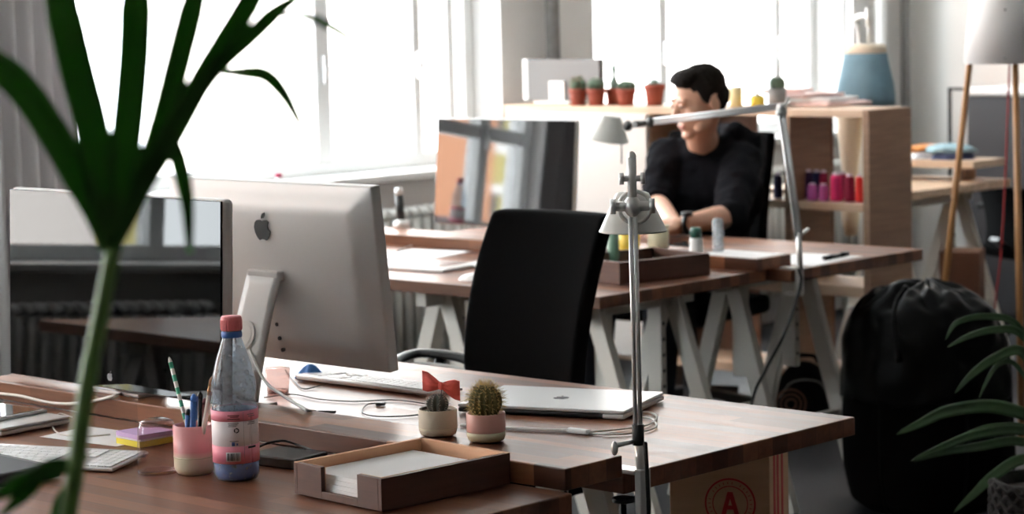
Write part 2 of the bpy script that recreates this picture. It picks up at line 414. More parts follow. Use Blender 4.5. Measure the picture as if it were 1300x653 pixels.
# pipes rising in the corner
MBp = MB().cyl((XW+.12, 9.62, 0), (XW+.12, 9.62, ZC), .03, n=16)
struct(MBp.build('trim_2', 'window_white'))
struct(MB().cyl((XW+.14, 9.80, 0), (XW+.14, 9.80, ZC), .022, n=16).build('trim_3', 'pot_concrete'))
struct(MB().bb((XW, YN-.012, 0), (XE, YN-.001, .1)).build('baseboard_north', 'window_white'))
struct(MB().cyl((XW+.06, 7.31, ZS-.2), (XW+.06, 7.31, ZC), .03, n=16).build('trim_4', 'pot_concrete'))
mull = {1: [(PX(402, 100, -6.85).y, .075), (PX(521.5, 100, -6.85).y, .045), (PX(565, 100, -6.85).y, .04)],
        2: [(PX(834, 60, -6.85).y, .06), (PX(980, 60, -6.85).y, .055)], 3: [(3.53, .06)], 4: [(-2.5, .07), (-1.6, .07), (-.7, .07), (.15, .07), (.95, .1), (1.85, .07)]}
for k, (a, b) in WIN.items():
    f = MB(); x0, x1 = -6.89, -6.81
    f.bb((x0, a, ZS), (x1, b, ZS+.055)).bb((x0, a, ZT-.06), (x1, b, ZT)).bb((x0, a, ZS), (x1, a+.05, ZT)).bb((x0, b-.05, ZS), (x1, b, ZT))
    for y, wd in mull[k]: f.bb((x0, y-wd/2, ZS+.04), (x1, y+wd/2, ZT-.04))
    tz = 1.30 if k == 3 else 1.95
    f.bb((x0+.01, a+.04, tz-.03), (x1-.01, b-.04, tz+.03))
    fr = struct(f.build('window_%d' % k, 'window_white', bevel=.006))
    MB().bb((-6.853, a+.03, ZS+.03), (-6.847, b-.03, ZT-.03)).build('pane', 'window_glass', fr)
    hd = MB()
    for y, wd in mull[k][:2]: hd.box((x1+.012, y, 1.28), (.02, .02, .11)).cyl((x1+.01, y, 1.28), (x1+.03, y, 1.28), .012)
    hd.build('handle', 'aluminium_bright', fr)
    MB().bb((-6.90, a-.03, ZS-.03), (XW+.07, b+.03, ZS)).build('sill', 'sill_white', fr, bevel=.006)
# radiators under the windows
def radiator(y0, y1, label):
    t = thing('radiator', label, 'radiator', (XW+.10, (y0+y1)/2, 0), 0, 'column radiators under the windows')
    n = int((y1-y0)/.055); b = MB(); h0 = -(y1-y0)/2
    for i in range(n):
        y = h0+.03+i*.055
        for x in (-.035, .035): b.tube([(x, y, .16), (x, y, .70)], .018, 8)
        b.tube([(-.04, y, .70), (-.02, y, .725), (.02, y, .725), (.04, y, .70)], .019, 8).tube([(-.04, y, .16), (.04, y, .16)], .02, 8)
    b.build('column', 'radiator_white', t)
    MB().cyl((0, h0, .19), (0, -h0, .19), .016).cyl((0, h0, .68), (0, -h0, .68), .016).cyl((0, h0+.08, 0), (0, h0+.08, .2), .012).cyl((0, -h0-.08, 0), (0, -h0-.08, .2), .012).build('pipe', 'radiator_white', t)
radiator(4.95, 6.8, 'white column radiator under the window behind the big far monitor')
radiator(7.75, 9.4, 'white column radiator under the window behind the plywood shelf')
radiator(.1, 2.3, 'white column radiator under the window mirrored in the near black screen')
# curtains
def curtain(y0, y1, label, x=XW+.14, folds=5):
    def fn(u, v): 
        z = .06+v*2.75; amp = .035*(.7+.3*math.sin(v*2)); return (x+amp*math.sin(u*folds*2*PI+.3*math.sin(3*v))+.006*math.sin(u*31), y0+(y1-y0)*u, z)
    g = MB().grid(fn, 90, 24).build('curtain', 'curtain_cloth', solid=.004)
    tag(g, label, 'curtain')
curtain(4.47, 4.82, 'pale grey curtain hanging beside the window behind the palm leaves')
curtain(2.95, 3.5, 'pale grey curtain by the window mirrored in the far monitor', folds=6)
# outside
def facade(x, y0, y1, z0, z1, m, cells, name, label, gm='facade_glass', depth=5):
    t = thing(name, label, 'building', (x, (y0+y1)/2, z0)); yc = (y0+y1)/2
    MB().bb((-depth, y0-yc, 0), (0, y1-yc, z1-z0)).build('wall', m, t)
    for (a, b, c, d) in cells:
        fr = MB().bb((-.02, a-yc-.08, c-z0-.08), (.05, b-yc+.08, c-z0)).bb((-.02, a-yc-.08, d-z0), (.05, b-yc+.08, d-z0+.08)).build('window', 'sill_white', t)
        MB().bb((-.01, a-yc, c-z0), (.02, b-yc, d-z0)).build('window_pane', gm, fr)
    return t
X2 = -19.
cl = []
for (xa, xb, ya, yb) in ((602, 617, 35, 73), (604, 615, 86, 116), (602, 618, -30, 3)):
    p, q = PX(xa, yb, X2), PX(xb, ya, X2); cl.append((p.y, q.y, p.z, q.z))
y_ = PX(598, 60, X2).y
facade(X2, y_, y_+9, -4, 14, 'pale_facade', cl, 'apartment_building', 'pale apartment building with grey windows seen through the window', depth=6)
ob_ = facade(-14, -4.95, -1.6, 1.3, 12, 'orange_facade', [(-2.6, -1.9, 5.5, 7.2)], 'brick_building', 'orange building outside, mirrored in the far monitor', depth=6)
MB().bb((-6, -1.675, -5.3), (.1, 1.675, -.002)).build('plinth', 'pale_facade', ob_)
facade(-14.4, -5.7, -4.97, -4, 9, 'facade_yellow', [(-5.5, -5.15, z, z+.45) for z in (1.2, 2.1, 3.0, 3.9)], 'yellow_building', 'narrow yellowish building outside, mirrored in the far monitor', depth=4)

# ================================================================== DESKS
def trestle(root, xc, yc, L, z=.706, splay=.27, leg_in=.09, posts=True, shelf=True, m='trestle_white', name='trestle'):
    hb = .052
    b = MB().box((xc, yc, z-hb/2), (.042, L, hb))
    t = b.build(name, m, root, bevel=.003)
    for sy in (-1, 1):
        y = yc+sy*(L/2-leg_in)
        for sx in (-1, 1):
            MB().bar((xc+sx*.012, y+sx*.001, z-.015), (xc+sx*splay, y, .0), .028, .052, (1, 0, 0)).build('leg', m, t, bevel=.002)
        MB().cyl((xc+.02, y+sy*.0, z-.04), (xc+.045, y, z-.04), .012).build('bolt', 'steel_dark', t)
        if posts:
            p = MB().box((xc, y-sy*.055, z-.17), (.05, .022, .30)).build('post', m, root, bevel=.002)
            for k in range(5):
                h = MB(); h.cyl((xc-.0256, y-sy*.055, z-.10-k*.045), (xc+.0256, y-sy*.055, z-.10-k*.045), .006, n=10)
                h.build('hole', 'black_plastic', p)
    if shelf:
        k = .24; xx = splay*(1-k/z)
        for sx in (-1, 1): MB().box((xc+sx*xx, yc, k), (.02, L-.1, .04)).build('stretcher', m, t, bevel=.002)
    return t
def desk(x0, x1, y0, y1, m, label, tr, th=.034, tl=.56, splay=.27, off=0):
    xc, yc = (x0+x1)/2, (y0+y1)/2
    root = thing('desk', label, 'desk', (xc, yc, 0), 0, 'butcher block desks on white trestles')
    MB().bb((x0-xc, y0-yc, .74-th), (x1-xc, y1-yc, .74)).build('tabletop', m, root, bevel=.0025)
    for t in tr: trestle(root, t-xc, off, tl, .74-th, splay)
    return root
desk(-3.96, -2.446, 2.03, 2.7355, 'walnut_side', 'walnut block desk with the tray, pink bottle and white keyboard on it', (-2.9, -3.6))
desk(-4.15, -2.478, 2.898, 3.556, 'walnut', 'walnut block desk carrying the closed silver laptop and a clamped lamp', (-3.05, -3.90))
desk(-5.75, -4.055, 4.66, 5.388, 'walnut_far', 'walnut block desk holding the open wooden tray behind the black chair', (-4.235, -4.80, -5.5), tl=.52, off=-.03, splay=.25)
desk(-5.70, -3.985, 5.408, 6.085, 'walnut_far', 'walnut block desk where the person in the black hoodie works', (-4.30, -5.45), tl=.54, off=-.04, splay=.215)
desk(-5.9, -5.2, 7.75, 8.60, 'walnut_glare', 'wood block desk coloured pale with window glare, beyond the plywood shelf, under folded cloths', (-5.36,), tl=.7, splay=.24)
# raised planks
def plank(x0, x1, y0, y1, z0, z1, m, label):
    xc, yc = (x0+x1)/2, (y0+y1)/2
    o = MB().bb((x0-xc, y0-yc, 0), (x1-xc, y1-yc, z1-z0)).build('riser_plank', m, bevel=.002); o.location = (xc, yc, z0)
    tag(o, label, 'shelf board'); return o
ZR = .7765
rp_ = plank(-4.06, -2.462, 2.738, 2.877, .7405, ZR, 'walnut_riser', 'thick walnut plank raised on the near desk, under the two small cacti')
for x in (-.5, .05):
    MB().bb((x-.03, -.11, -.0515), (x+.03, .11, -.0355)).bb((x-.03, -.066, -.036), (x+.03, .066, .0)).build('bracket', 'trestle_white', rp_)
plank(-5.74, -4.045, 5.33, 5.492, .7405, ZR, 'walnut_riser', 'thick walnut plank between the far desks, under the far monitor')
# ================================================================== NEAR DESKS: THINGS
# ---- black display facing the camera
def stand_L(root, w, depth, h_att, y_att, lean, m, hole=None):
    """L-shaped bent metal stand: foot plate + sloping neck"""
    f = MB().bb((-w/2, y_att-lean, 0), (w/2, y_att-lean-depth if depth < 0 else y_att-lean+depth, .006))
    return f
def display(name, label, cat, loc, rz, W, H, zb, m_front, tilt=R(-2), depth=.028, stand_back=True, logo=True, black_back=False):
    t = thing(name, label, cat, loc, rz)
    mt = Matrix.Rotation(tilt, 4, 'X')
    o = MB().bb((-W/2, 0, 0), (W/2, depth, H)).build('housing', 'aluminium' if not black_back else 'black_plastic', t, bevel=.011, seg=4); o.location = (0, 0, zb); o.rotation_euler = (tilt, 0, 0)
    s = MB().bb((-W/2+.004, -.003, .004), (W/2-.004, .002, H-.004)).build('screen', m_front, t, bevel=.0012); s.location = (0, 0, zb); s.rotation_euler = (tilt, 0, 0)
    if logo:
        g = emblem(.018, -.0042, -.0030, 'XZ', (0, .028)).build('logo', 'grey_logo', s, label='small grey bitten-fruit emblem')
    n = MB().bar((0, depth+.004, zb+H*.42), (0, depth+.045, .006), .15, .010, (0, 1, 0)).build('stand', 'aluminium', t, bevel=.002)
    MB().bb((-.075, .006, 0), (.075, depth+.05, .007)).build('stand_foot', 'aluminium', n, bevel=.002)
    return t
YD = 2.752
pl, pr = PY(12, 240, YD), PY(287, 255, YD)
zb = PY(150, 499, YD).z
W_ = pr.x-pl.x; H_ = (pl.z+pr.z)/2-zb
display('computer_display', 'big black glass display with aluminium edge facing us behind the palm leaves', 'monitor', ((pl.x+pr.x)/2-.044, YD+.012, ZR), 0, W_, H_, zb-ZR+.0, 'screen_glass', tilt=R(-2.8))
# ---- all-in-one computer seen from behind
YI = 3.10
YT = YI-.058; pl, pr = PY(215, 223, YT), PY(489, 238, YT); pb = PY(505, 476, YI-.02); pbl = PY(333, 458, YI-.02)
Wi = pr.x-pl.x-.031; zb = (pb.z+pbl.z)/2+.003; Hi = (pl.z+pr.z)/2-zb
t = thing('desktop_computer', 'silver all-in-one computer seen from behind, bitten-fruit emblem on its back', 'computer', ((pl.x+pr.x)/2-.035, YI, .74))
tl = R(5.5)
def shell(u, v):
    # back skin: gently bulging, thin at the rim
    x = (u-.5)*Wi; z = v*Hi
    e = min(min(u, 1-u)*Wi, min(v, 1-v)*Hi); k = min(1, e/.05); k = k*k*(3-2*k)
    return (x, -.012-.018*k-.006*math.cos((u-.5)*PI)*math.cos((v-.5)*PI), z)
b = MB()
NU, NV = 41, 31
b.grid(shell, NU, NV)
front = MB()
# sides + front closing
rim = [(i, 0) for i in range(NU)]+[(NU-1, j) for j in range(1, NV)]+[(i, NV-1) for i in range(NU-2, -1, -1)]+[(0, j) for j in range(NV-2, 0, -1)]
base = len(b.v)
for i, j in rim: p = b.v[j*NU+i]; b.v.append((p[0], .014, p[2]))
n = len(rim)
for k in range(n):
    a = rim[k]; c = rim[(k+1) % n]
    b.f.append((a[1]*NU+a[0], c[1]*NU+c[0], base+(k+1) % n, base+k)); b.sm.append(False)
b.f.append(tuple(base+k for k in range(n))); b.sm.append(False)
o = b.build('housing', 'aluminium', t, bevel=.004, seg=3); o.location = (0, 0, zb-.74); o.rotation_euler = (tl, 0, 0)
ax = PY(334, 285, YI-.06); 
lg = emblem(.052, -.0375, -.0345, 'XZ', (ax.x-t.location.x, ax.z-zb)).build('emblem', 'black_logo', o, label='glossy black bitten-fruit emblem')
s = MB().bb((-Wi/2+.006, .0135, .03), (Wi/2-.006, .0165, Hi-.006)).build('screen', 'screen_glass', o)
pt = MB()
for x, z in ((350, 410), (352, 428), (355, 443)): 
    p = PY(x, z, YI-.045); pt.cyl((p.x-t.location.x, -.036, p.z-zb), (p.x-t.location.x, -.030, p.z-zb), .004)
pt.build('port', 'black_plastic', o)
a = PY(336, 347, YI-.062); q = G(313, 514, .746)
wn = .092
nk = MB()
prof = [(0, 0), (.25, -.012), (.6, -.012), (1, 0)]
top = Vector((a.x-t.location.x, -.062, a.z-.74)); bot = Vector((a.x-t.location.x-.006, 2.968-YI, .004))
def neck(u, v):
    p = top.lerp(bot, v); wv = wn*(1+.05*v); return (p.x+(u-.5)*wv, p.y-.006*math.sin(v*PI), p.z)
nk.grid(neck, 7, 12)
sk = nk.build('stand', 'aluminium', t, solid=.009)
ft = MB().bb((-wn*.525+top.x, bot.y, 0), (wn*.525+top.x, bot.y+.05, .007)).build('stand_foot', 'aluminium', sk, bevel=.002)
MB().box((top.x, -.052, top.z-.004), (wn, .034, .02)).build('hinge', 'aluminium', sk, bevel=.003)
mid = top.lerp(bot, .47); nrm = (bot-top).cross(Vector((1, 0, 0))).normalized()
if nrm.y > 0: nrm = -nrm
mid = mid+Vector((-.012, 0, -.004)); MB().cyl(mid+nrm*.003, mid+nrm*.014, .029, n=32).cyl(mid+nrm*.014, mid+nrm*.0146, .022, n=32).build('cable_ring', 'lamp_grey', sk)
# ---- tumbler, pen cup, bottle
p = G(201, 600); gh = .092
t = thing('drinking_glass', 'upside-down clear drinking glass between the sticky notes and the pink cup', 'glass', (p.x, p.y, .7405))
prof = [(.034, 0), (.0345, .004), (.0335, .03), (.0325, .06), (.0315, .078), (.0275, .087), (.020, .0905), (0, .0915)]
prof2 = [(.032, .0), (.031, .03), (.030, .06), (.028, .074), (.02, .080), (0, .081)]
MB().lathe(prof, 40).build('outer_wall', 'tumbler_glass', t); 
MB().lathe([(.029, .081), (.0285, .087), (.02, .0895), (0, .09)], 40).build('thick_base', 'red_glass', t, label='thick reddish glass base')
MB().lathe([(.0335, .0), (.0345, .0015), (.0335, .003), (.0325, .0015), (.0335, 0)], 40).build('rim', 'tumbler_glass', t)
p = G(247.5, 601); rc = .0342
t = thing('pen_cup', 'pink and cream ceramic cup holding pens, beside the bottle', 'cup', (p.x, p.y, .7405))
MB().lathe([(0, 0), (.027, 0), (.0305, .004), (rc, .012), (rc, .082), (.0305, .083), (.029, .082), (.029, .01), (0, .008)], 40).build('cup_body', 'cup_pink', t)
MB().lathe([(rc+.0002, .0285), (rc+.0006, .0295), (rc+.0002, .0305)], 40).build('glaze_line', 'pot_cream', t)
cupc = Vector((p.x, p.y, 0))
def pen(name, label, cat, base, tip, r, m, tipm=None, extra=None):
    d = (Vector(tip)-Vector(base)); L = d.length
    t = bpy.data.objects.new(name, None); C.objects.link(t); t.location = base; t.rotation_mode = 'QUATERNION'; t.rotation_quaternion = d.to_track_quat('Z', 'Y')
    tag(t, label, cat, 'pens and brushes in the pink cup')
    MB().cyl((0, 0, 0), (0, 0, L*.93), r, n=12).build('barrel', m, t)
    MB().lathe([(r*1.02, L*.9), (r*1.05, L*.95), (r*.6, L*.985), (0, L)], 12).build('tip', tipm or m, t)
    if extra: extra(t, L)
    return t
YC = cupc.y
def cupt(dx, dy): return (cupc.x+dx, cupc.y+dy, .7515)
tp = PY(214.5, 453, YC+.004)
pen('paper_straw', 'green and white striped stick leaning out of the pink cup', 'straw', cupt(.013, -.004), tuple(tp), .0034, 'straw_stripe')
tp = PY(246, 500, YC-.012)
def clip(t, L): MB().box((.006, 0, L*.80), (.003, .004, .04)).build('clip', 'pen_blue', t)
pen('ballpoint_pen', 'blue pen with a clip standing in the pink cup', 'pen', cupt(.004, -.010), tuple(tp), .0052, 'pen_blue', extra=clip)
tp = PY(254, 497, YC+.01); pen('felt_pen', 'black felt pen behind the blue pen in the pink cup', 'pen', cupt(0, .012), tuple(tp), .0045, 'pen_dark')
tp = PY(260, 505, YC+.014); pen('wooden_pencil', 'dark red pencil in the pink cup beside the paintbrush', 'pencil', cupt(.009, .010), tuple(tp), .004, 'pen_red')
tp = PY(269.5, 478, YC-.004)
def fer(t, L): MB().cyl((0, 0, L*.80), (0, 0, L*.9), .0042, n=12).cyl((0, 0, L*.84), (0, 0, L*.85), .0048, n=12).build('ferrule', 'brass', t)
pen('paintbrush', 'white paintbrush with brass ferrule in the pink cup beside the bottle', 'brush', cupt(.012, -.004), tuple(tp), .0042, 'pen_white', 'spine_brown', fer)
tp = PY(239, 519, YC-.016); pen('marker_pen', 'short blue marker with a grey end in the pink cup', 'pen', cupt(-.008, -.010), tuple(tp), .005, 'pen_blue', 'monitor_grey')
p = G(301, 609); 
t = thing('water_bottle', 'clear plastic water bottle with pink cap and pink-banded label', 'bottle', (p.x, p.y, .7405))
hb = PY(298, 403, p.y).z-.7405; rb = .0378; 
k = hb/.285
prof = [(.012, .006), (.026, 0), (.034, .003), (rb, .012), (rb, .124), (.0365, .132), (.034, .140), (.0352, .150), (.0372, .160), (.0365, .172), (.033, .19), (.0275, .212), (.021, .232), (.0165, .246), (.0145, .252), (.0145, .262), (.0165, .264), (.0165, .267), (.0135, .268)]
MB().lathe([(r_, z*k) for r_, z in prof], 48).build('bottle_body', 'bottle_pet', t)
MB().lathe([(0, .003*k), (.024, .002*k), (.033, .005*k), (rb-.001, .014*k), (rb-.001, .030*k), (0, .030*k)], 48).build('blue_foot', 'bottle_base', t, label='bluish ribbed foot of the bottle')
cp = MB().lathe([(.0172, .262*k), (.0172, .284*k), (.0155, .2865*k), (0, .287*k)], 48)
for i in range(24):
    a = 2*PI*i/24; cp.box((.0174*math.cos(a), .0174*math.sin(a), .272*k), (.0012, .0022, .017*k), (0, 0, a))
cp.build('cap', 'cap_pink', t); MB().lathe([(.0168, .250*k), (.0172, .252*k), (.0172, .2585*k), (.0165, .26*k)], 40).build('cap_ring', 'pen_blue', t)
def band(z0, z1, rr, m, a0=0, a1=2*PI, nm='label', par=None, lab=None):
    def fn(u, v): a = a0+(a1-a0)*u; return (rr*math.cos(a), rr*math.sin(a), z0+(z1-z0)*v)
    return MB().grid(fn, 48, 2).build(nm, m, par or t, solid=.0003, recalc=False, label=lab)
lw = band(.038*k, .124*k, rb+.0006, 'label_white', nm='label')
band(.034*k, .0645*k, rb+.001, 'label_pink', nm='pink_band', par=lw); band(.108*k, .126*k, rb+.001, 'label_pink', nm='pink_band', par=lw)
fa = math.atan2(-p.y, -p.x)   # direction from bottle to the camera
def lab_patch(du, z0, z1, wd, m, nm, rr=.0014): band(z0*k, z1*k, rb+rr, m, fa+du-wd/2, fa+du+wd/2, nm, lw)
lab_patch(-.12, .0385, .0545, .62, 'label_white', 'barcode_field')
bc = random.Random(3); x_ = -.38
while x_ < .14:
    wd = bc.choice((.012, .018, .03)); lab_patch(x_, .040, .053, wd, 'ink', 'barcode_bar', .0018); x_ += wd/2+bc.choice((.02, .028, .04))
lab_patch(.46, .001, .002, .001, 'label_white', 'seam')
lab_patch(.36, .044, .124, .008, 'label_grey', 'seam', .0012)
for z, a, b_ in ((.1045, -.3, .15), (.102, -.28, .1), (.0995, -.3, .05), (.0735, -.25, .12)): lab_patch((a+b_)/2, z, z+.0011, b_-a, 'label_grey', 'text_line', .0012)
for z, a, b_ in ((.112, -.32, .2), (.1155, -.2, .15), (.118, -.3, .18)): lab_patch((a+b_)/2, z, z+.0014, b_-a, 'pen_red', 'text_line', .0014)
for z, a, b_ in ((.115, .6, .95), (.1185, .55, .9), (.1045, .6, .95), (.1015, .55, .95)): lab_patch((a+b_)/2, z, z+.0012, b_-a, 'label_grey', 'text_line', .0014)
lab_patch(-.10, .066, .0725, .13, 'icon_blue', 'icon', .0013); lab_patch(.06, .0665, .0705, .07, 'icon_blue', 'icon', .0013); lab_patch(.75, .060, .0635, .42, 'ink', 'text_line', .0014)
# recycling ring icon
rg = MB()
for i in range(20):
    for q in range(1):
        a = 2*PI*i/20; a2 = 2*PI*(i+1)/20
        if i % 7 == 6: continue
        def pp(r_, an): 
            th = fa+.05+r_*math.cos(an)/rb; z = .0925*k+r_*math.sin(an); return ((rb+.0014)*math.cos(th), (rb+.0014)*math.sin(th), z)
        rg.add([pp(.0042, a), pp(.0042, a2), pp(.0024, a2), pp(.0024, a)], [(0, 1, 2, 3)])
rg.build('icon', 'ink', lw, solid=.0003)
dup(t, (-6.735, 3.75, ZS+.0005), .4, 'dark-looking water bottle on the window sill, mirrored in the far display', None, (.8, .8, .8))
# ---- sticky notes, sheets of paper, keyboards, tablets on the near desk
def rect_thing(FL, FR, BR, dist=None): ...
a = G(143, 563); b_ = G(181, 571)
nr = ang(a, b_); p = (a+b_)/2+Vector((-math.sin(nr), math.cos(nr), 0))*.038
for i, (m, z, dr, nm) in enumerate((('note_yellow', .7411, .0, 'yellow sticky note pad at the bottom of the small stack'), ('note_white', .7520, .04, 'thin white sticky note pad in the middle of the small stack'), ('note_purple', .7555, -.03, 'purple sticky note pad on top of the yellow pad'))):
    th = (.0105, .003, .008)[i]
    o = MB().box((0, 0, th/2), (.074, .074, th)).build('sticky_note_pad', m); o.location = (p.x, p.y, z); o.rotation_euler = (0, 0, nr+dr); tag(o, nm, 'notepad', 'sticky note pads')
p = G(118, 557); o = MB().box((0, 0, .0002), (.20, .12, .0005)).build('paper_sheet', 'paper'); o.location = (p.x, p.y+.02, .7408); o.rotation_euler = (0, 0, .12); tag(o, 'white paper sheet lying under the sticky notes behind the keyboard', 'paper')
def keyboard(label, front_right, rz, W=.40, D=.105, tiltz=R(3), grp='white keyboards on the near desks'):
    """front_right: world point of the right front corner on the desk; rz: rotation of its long axis"""
    ex = Vector((math.cos(rz), math.sin(rz), 0)); ey = Vector((-ex.y, ex.x, 0))
    c = front_right - ex*(W/2)
    t = thing('keyboard', label, 'keyboard', (c.x, c.y, .7408), rz, grp)
    o = MB().box((0, D/2, .0), (W, D, .006)).build('base_plate', 'aluminium_bright', t, bevel=.002); o.location = (0, 0, .0045); o.rotation_euler = (tiltz, 0, 0)
    MB().cyl((-W/2+.004, D-.006, -.0008), (W/2-.004, D-.006, -.0008), .0058).build('rear_tube', 'white_plastic', o)
    kb = MB(); rows = 6; kw = .0178*W/.40; dz = .0042
    def key(x0, x1, y0, y1): kb.bb((x0+.001, y0+.001, .003), (x1-.001, y1-.001, .003+.0024))
    L = -W/2+.006; mainw = W*.655; kh = (D-.012)/6
    for r_ in range(rows):
        y0 = .005+r_*kh; y1 = y0+kh*(.75 if r_ == 5 else 1)
        if r_ == 0:
            xs = [0, 1.4, 2.6, 3.9, 8.9, 10.2, 11.4, 14.5]
        else:
            o_ = (0, 2.2, 1.8, 1.5, 1.0, 1.0)[r_]; xs = [0, o_]; 
            while xs[-1] < 13.4: xs.append(xs[-1]+1)
            xs[-1] = 14.5 if xs[-1] > 13.5 else xs[-1]
            if xs[-1] < 14.5: xs.append(14.5)
        for q, s_ in zip(xs, xs[1:]): key(L+q*mainw/14.5, L+s_*mainw/14.5, y0, y1)
        for blk, ncol in ((L+mainw+.008, 3), (L+mainw+.008+W*.138+.008, 4)):
            cw = W*.138/3 if ncol == 3 else (W/2-.006-blk)/4
            for cidx in range(ncol):
                if ncol == 3 and r_ in (2,): continue
                if ncol == 3 and r_ == 1 and cidx != 1: continue
                key(blk+cidx*cw, blk+(cidx+1)*cw, y0, y1)
    kb.build('keys', 'key_white', o)
    return t
a = G(143, 597, .746); b_ = G(196, 574, .75)
rk = ang(a, b_)-PI/2
keyboard('white full-size keyboard in front of the sticky notes and the upturned glass', Vector((a.x, a.y, 0)), rk, D=min(.125, (b_-a).length))
a = G(543, 500, .75); b_ = G(374, 478, .75)
rk = ang(a, b_)   # seen from its back edge: the long axis reversed
D2 = .10
nrm = Vector((math.sin(rk), -math.cos(rk), 0))
fr = b_+nrm*D2
keyboard('white keyboard seen from its back edge beneath the silver computer', Vector((fr.x, fr.y, 0)), rk, W=(b_-a).length, D=D2)
# tablet on closed silver laptop (left)
def laptop(label, FR, rz, W, D, H=.018, emblem_=True, z=.7408, grp='closed silver laptops'):
    ex = Vector((math.cos(rz), math.sin(rz), 0)); ey = Vector((-ex.y, ex.x, 0)); c = FR-ex*W/2+ey*D/2
    t = thing('laptop', label, 'laptop', (c.x, c.y, z), rz, grp)
    MB().bb((-W/2, -D/2, .002), (W/2, D/2, H*.62)).build('base', 'black_plastic', t, bevel=.003); MB().bb((W*.37, -D/2-.0005, .002), (W/2+.0005, D/2+.0005, H*.62)).build('base_end', 'aluminium', t, bevel=.003)  # base coloured black for the shade under the lid overhang; end stays silver
    MB().bb((-W/2, -D/2, H*.66), (W/2, D/2, H)).build('lid', 'aluminium_bright', t, bevel=.002)
    f = MB()
    for x in (-W*.42, W*.42):
        for y in (-D*.4, D*.4): f.cyl((x, y, 0), (x, y, .003), .008)
    f.build('foot', 'black_rubber', t); MB().bb((-W/2+.004, -D/2+.004, H*.6), (W/2-.004, D/2-.004, H*.68)).build('gap', 'black_plastic', t)
    if emblem_: emblem(.034, H, H+.0004, 'XY', (0, 0), flip=-1).build('emblem', 'grey_logo', t, label='small grey bitten-fruit emblem')
    return t
a = G(792, 527, .752); d = G(581, 517, .752); rl = ang(d, a); Wl = (a-d).length
bq = G(801.5, 500, .756); Dl = .225
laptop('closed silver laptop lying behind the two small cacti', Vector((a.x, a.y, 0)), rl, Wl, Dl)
a = G(93, 531, .755); b_ = G(0, 557, .755)
ra = ang(b_, a)-R(3)
a2 = G(91, 528, .758)
q_ = Vector((a2.x, a2.y, 0))
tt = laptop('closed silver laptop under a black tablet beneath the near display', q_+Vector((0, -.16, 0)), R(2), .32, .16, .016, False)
lz = .7408+.0165
t = thing('tablet', 'black tablet in a grey cover lying on the closed laptop by the near display', 'tablet', (q_.x-.20, q_.y-.075, lz), R(4))
MB().bb((-.13, -.065, 0), (.13, .065, .006)).build('cover', 'aluminium', t, bevel=.002); MB().bb((-.122, -.058, .006), (.122, .058, .0068)).build('screen', 'screen_glass', t)
# graphics tablet, bottom left
a = G(93, 588, .763)
c = Vector((a.x, a.y, 0))+Vector((-.145, -.103, 0))
t = thing('graphics_tablet', 'black graphics tablet lying in front of the white keyboard', 'tablet', (c.x, c.y, .7408), R(-2))
MB().bb((-.14, -.085, .002), (.14, .085, .021)).build('body', 'black_plastic', t, bevel=.005); MB().bb((-.125, -.07, .021), (.118, .07, .0215)).build('active_area', 'cabinet_dark', t)
MB().cyl((.133, -.06, .016), (.133, .04, .016), .008).build('pen_holder', 'black_rubber', t)
f = MB()
for x in (-.12, .12):
    for y in (-.07, .07): f.cyl((x, y, 0), (x, y, .004), .008)
f.build('foot', 'black_rubber', t)
# small external drive + its cable
a = G(332, 592); b_ = G(372, 592)
t = thing('external_drive', 'black external drive beside the bottle', 'drive', (0, 0, 0)); pc = G(345, 594, .742)
t.location = (pc.x-.01, pc.y+.045, .7408); t.rotation_euler = (0, 0, R(8))
MB().bb((-.055, -.042, 0), (.055, .042, .019)).build('case', 'black_plastic', t, bevel=.003); MB().bb((.055, .005, .004), (.075, .022, .014)).build('plug', 'black_rubber', t, bevel=.001)
MB().bb((.0555, -.02, .005), (.056, 0, .010)).build('port', 'steel_dark', t)
def cable(label, pts, r, m, name='cable', n=8, ends=None):
    o = MB().tube(smoothpath(pts, n), r, 8).build(name, m, recalc=False)
    return tag(o, label, 'cable')
def V(p, dz=0): return (p.x, p.y, p.z+dz)
L_ = t.location
cable('black cable looping from the external drive behind the bottle', [V(G(404, 575, .7445)), V(G(396, 572, .747)), V(G(380, 566, .752)), V(G(360, 560, .760)), V(G(340, 563, .757)), V(G(322, 571, .748))], .0022, 'cable_black')
# ---- letter tray
A_ = G(359.5, 632); B_ = G(485, 652.5); D_ = G(648.5, 617)
ex = (D_-B_); ex.z = 0; Lx = ex.length; rz = math.atan2(ex.y, ex.x)   # long side runs away to the right
ey = A_-B_; Ly = abs(ey.x*-math.sin(rz)+ey.y*math.cos(rz))
zt = PY(485.4, 609, B_.y).z-.7408
t = thing('letter_tray', 'low walnut letter tray with a notched front, holding white paper', 'tray', (B_.x, B_.y, .7408), rz)
th = .008
bx = MB().bb((0, 0, .002), (Lx, th, zt)).bb((0, Ly-th, .002), (Lx, Ly, zt)).bb((Lx-th, th, .002), (Lx, Ly-th, zt))
n0, n1 = Ly*.27, Ly*.68
bx.bb((0, th, .002), (th, n0, zt)).bb((0, n1, .002), (th, Ly-th, zt)).bb((0, n0, .002), (th, n1, .014))
bx.build('frame', 'tray_wood', t, bevel=.0008)
MB().bb((th, th, .004), (Lx-th, Ly-th, .010)).build('bottom', 'tray_wood', t)
li = MB().bb((th, Ly-th-.0012, .010), (Lx-th, Ly-th, zt+.0004)).bb((Lx-th-.0012, th, .010), (Lx-th, Ly-th, zt+.0004)).bb((th, th, .010), (Lx-th, th+.0012, zt+.0004)).bb((th, n1, .010), (th+.0012, Ly-th, zt)).bb((th, th, .010), (th+.0012, n0, zt))
li.bb((0.0005, Ly-th+.0002, zt), (Lx-.0005, Ly-.0006, zt+.0006)).bb((Lx-th+.0002, 0.0006, zt), (Lx-.0006, Ly-.0006, zt+.0006))
